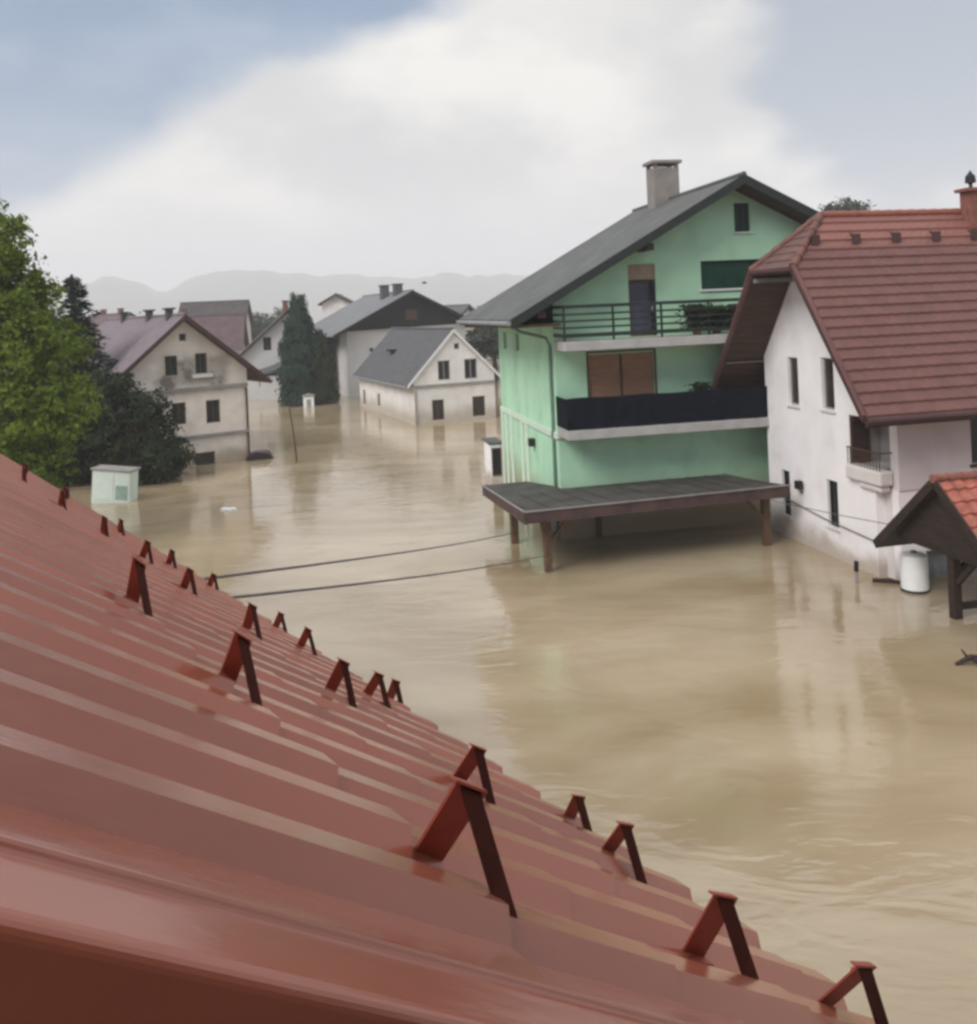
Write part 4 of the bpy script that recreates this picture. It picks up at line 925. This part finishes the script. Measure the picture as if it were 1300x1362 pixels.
broadleaf('background_tree', 'dark tree behind the cottage, next to the green house wall', (.4, 92, 0), [((0, 0, 4.4), (2.0, 2, 2.0), 2), ((-2, 0, 3), (1.6, 1.6, 2.2), 1), ((2, 0, 5), (1.8, 1.8, 2), 1)], 7000, .2, 'far_leaf', .3, 32, 'trees in the background')
rnd = random.Random(5)
def at(px, py, d): r_ = ray(px, py); return (r_.x * d, d, H + r_.z * d)
for i, (px, d, h, w, lab) in enumerate(((196, 150, 8.6, 3.6, 'far rounded tree above the mauve roof'), (262, 165, 10.0, 4, 'far tree between mauve and dull red roofs'), (345, 150, 8.2, 3.2, 'far tree just right of the dark grey roof'), (372, 170, 9.0, 4, 'far tree left of the tall cypress tip'), (470, 190, 8.5, 5, 'far wide tree left of the barn roof'), (690, 150, 9.0, 4, 'far tree against the green house eave'), (640, 170, 8.4, 5, 'far wide tree right of the barn roof'), (158, 120, 7.4, 3, 'far small tree right of the spruces'))):
    p = at(px, 420, d)
    broadleaf('background_tree', lab, (p[0], d, 0), [((0, 0, h * .68), (w * .8, w * .8, h * .32), 3), ((w * .45, 0, h * .5), (w * .6, w * .6, h * .35), 2), ((-w * .5, 0, h * .45), (w * .6, w * .6, h * .35), 2)], 3200, .32, 'far_leaf', .3, 40 + i, 'trees in the background')

# ------------------------------------------------------------------ small things in the water
def cabinet():
    root = thing('white_cabinet', 'pale green-white cabinet tilted in the flood before the dark shrub', 'cabinet', (-15.75, 37.2, 0), -3)
    root.rotation_euler = (0, R(5), R(-6))
    MB().box((-.82, -.35, -.5), (.82, .35, 1.30)).build('body', 'kiosk', root, bevel=.03)
    MB().box((-.88, -.42, 1.302), (.88, .42, 1.38)).build('lid', 'frame_grey', root, bevel=.02)
    MB().box((.22, -.37, .15), (.72, -.352, .72)).build('panel', 'kiosk_dark', root)
    MB().box((-.7, -.366, .1), (.12, -.352, 1.15)).build('door', 'kiosk', root, bevel=.005)
cabinet()
def sunk_car():
    root = thing('sunken_car', 'dark maroon car sunk to its roof beside the plaster house', 'car', (-12.2, 46.9, 0), 14)
    root.rotation_euler = (R(-2), 0, R(14))
    prof = [(-.85, -.25), (-.64, .22), (-.48, .36), (-.1, .42), (.3, .40), (.56, .28), (.85, -.25)]
    m = MB(); ys = [(-.52, .86, -.02), (-.40, .97, 0), (.40, .97, 0), (.52, .86, -.02)]
    vs = [(x * s, y, z * (1 if s > .9 else .93) + o) for y, s, o in ys for x, z in prof]; n = len(prof)
    m.add(vs, [(i * n + j, i * n + j + 1, (i + 1) * n + j + 1, (i + 1) * n + j) for i in range(3) for j in range(n - 1)] + [tuple(range(n)), tuple(range(3 * n, 4 * n))[::-1]])
    m.build('roof', 'car', root, smooth=False, bevel=.02)
    MB().box((-.98, -.62, -.9), (.98, .62, -.26)).build('body', 'car', root, bevel=.08)
    g = MB(); g.prism([(-.72, -.535, -.18), (-.54, -.525, .19), (.47, -.525, .19), (.68, -.535, -.18)], (0, -.012, 0)); g.build('side_window', 'glass', root)
sunk_car()
t = thing('white_barrel', 'white cylindrical tank floating beneath the canopy eave', 'tank', (9.98, 21.75, 0), 0)
MB().lathe([(.26, -.30), (.31, -.26), (.315, .78), (.30, .86), (.22, .90)], n=32).build('body', 'enamel', t, smooth=True).modifiers.new('es', 'EDGE_SPLIT').split_angle = R(40)
MB().lathe([(.318, -.02), (.324, .0), (.324, .05), (.318, .06)], n=32).build('rim', 'rail', t)
MB().lathe([(.07, .901), (.07, .95), (.05, .96)], n=14).build('cap', 'grey_metal', t)
t = thing('wall_stake', 'short grey stake with dark head close to the white gable wall', 'stake', (8.85, 22.45, 0), 0)
MB().tube([(0, 0, -.8), (.01, 0, .3)], .045, 8).build('shaft', 'frame_grey', t); MB().tube([(.01, 0, .302), (.02, 0, .55)], .06, 8).build('head', 'black', t)
t = thing('leaning_pole', 'thin dark leaning pole in open water before the cypress', 'pole', (-9.9, 45.1, 0), 0)
MB().tube([(.05, 0, -.8), (-.10, 0, 1.4), (-.32, .1, 3.0)], [.05, .04, .03], 8).build('shaft', 'frame_brown', t)
MB().tube([(-.28, .08, 2.8), (.15, .1, 2.75)], .02, 6).build('arm', 'frame_brown', t)
t = thing('white_shed', 'tiny white shed at the foot of the cypresses', 'shed', (-14.9, 73.2, 0), 10)
MB().box((-.42, -.35, -.5), (.42, .35, .85)).build('wall', 'enamel', t, bevel=.02)
MB().prism([(-.5, -.42, .852), (.5, -.42, .852), (.5, -.42, .9), (0, -.42, 1.05), (-.5, -.42, .9)], (0, .84, 0)).build('roof', 'frame_grey', t)
MB().box((-.15, -.362, .0), (.2, -.352, .6)).build('door', 'frame_grey', t)
# floating rubbish
m = MB(); rr = random.Random(3)
for i in range(7):
    a, b = rr.uniform(-.2, .2), rr.uniform(-.1, .1); m.lathe([(.05, -.05), (.14, .0), (.12, .06), (.03, .10)], (a, b, 0), 10)
tag(m.build('floating_bag', 'enamel', None, smooth=True, loc=(-10.25, 34.4, 0)), 'crumpled white bag drifting in open water right of the shrub', 'bag')
def branch(label, loc, pieces, name='floating_branch', group='driftwood by the white house'):
    m = MB()
    for p in pieces: m.tube(p[0], p[1], 7)
    tag(m.build(name, 'dark_wood', None, loc=loc), label, 'driftwood', group)
branch('forked dark branch sticking out of the water at the right edge', (9.0, 17.3, 0), [([(-.35, 0, .02), (-.05, .0, .14), (.3, .1, .06), (.8, .1, .1)], [.03, .06, .06, .03]), ([(.0, 0, .1), (.2, -.3, .05), (.35, -.55, -.06)], [.05, .04, .02]), ([(-.1, 0, .12), (-.2, .05, .28)], [.03, .015])])
branch('dark plank jammed against the foot of the white gable', (9.62, 22.35, 0), [([(-.35, .15, .05), (.05, 0, .06), (.25, -.1, .04)], [.05, .06, .04])])

# overhead cables
def cable(label, pts, r, sag, name='cable', group='cables over the water'):
    P = [Vector(p) for p in pts]; L = []
    for i in range(len(P) - 1):
        for k in range(16):
            f = k / 16; q = P[i].lerp(P[i + 1], f); q.z -= 4 * sag * f * (1 - f); L.append(q)
    L.append(P[-1]); tag(MB().tube(L, r, 6).build(name, 'cable', None), label, 'cable', group)
def gl(a, s, off):
    v = on_roof(a, s, off); c, s_ = .8, .6; return (v.x * c - v.y * s_, v.x * s_ + v.y * c, v.z)
cable('upper grey cable from the metal roof eave to the carport', [gl(0, 6.3, -.12), (.50, 27.6, .36)], .012, .06)
cable('lower grey cable from the metal roof eave to the carport', [gl(0, 6.1, -.22), (1.33, 24.48, .50)], .012, .08)
cable('thin cable from the carport across the white house front', [(7.85, 26.2, 1.35), (9.9, 19.7, 1.85)], .012, .05)

# a small bird over the barn roof
def bird():
    root = thing('flying_bird', 'tiny dark bird flying above the barn roof', 'bird', (-4.2, 60, 9.15), 20)
    m = MB(); m.tube([(-.16, 0, 0), (-.08, 0, .01), (.02, 0, .015), (.12, 0, .02), (.17, 0, .02), (.20, 0, .015)], [.01, .045, .06, .04, .035, .006], 8)
    for sg in (-1, 1): m.add([(.06, 0, .03), (.08, sg * .22, .12), (.0, sg * .42, .06), (-.05, sg * .22, .10), (-.06, 0, .03), (.05, 0, .01), (.07, sg * .22, .105), (-.04, sg * .22, .085), (-.05, 0, .01)], [(0, 1, 2, 3, 4), (8, 7, 2, 6, 5), (0, 5, 6, 1), (1, 6, 2), (3, 2, 7), (4, 3, 7, 8)])
    m.add([(-.14, 0, .0), (-.26, .05, .0), (-.26, -.05, .0), (-.2, 0, .015)], [(0, 1, 3), (0, 3, 2), (0, 2, 1), (1, 2, 3)])
    m.build('body', 'black', root)
bird()

# ------------------------------------------------------------------ haze: real air that pales the far hills
hz = bpy.data.materials.new('thin_mist'); hz.use_nodes = True; t = hz.node_tree; t.nodes.clear()
o = t.nodes.new('ShaderNodeOutputMaterial'); pv = t.nodes.new('ShaderNodeVolumePrincipled'); pv.inputs['Color'].default_value = (.93, .95, 1, 1)
pv.inputs['Density'].default_value = .00078; t.links.new(pv.outputs[0], o.inputs['Volume'])
hb = MB().box((-2900, -2900, -1.9), (2900, 2900, 190)).build('haze', hz); tag(hb, kind='stuff')
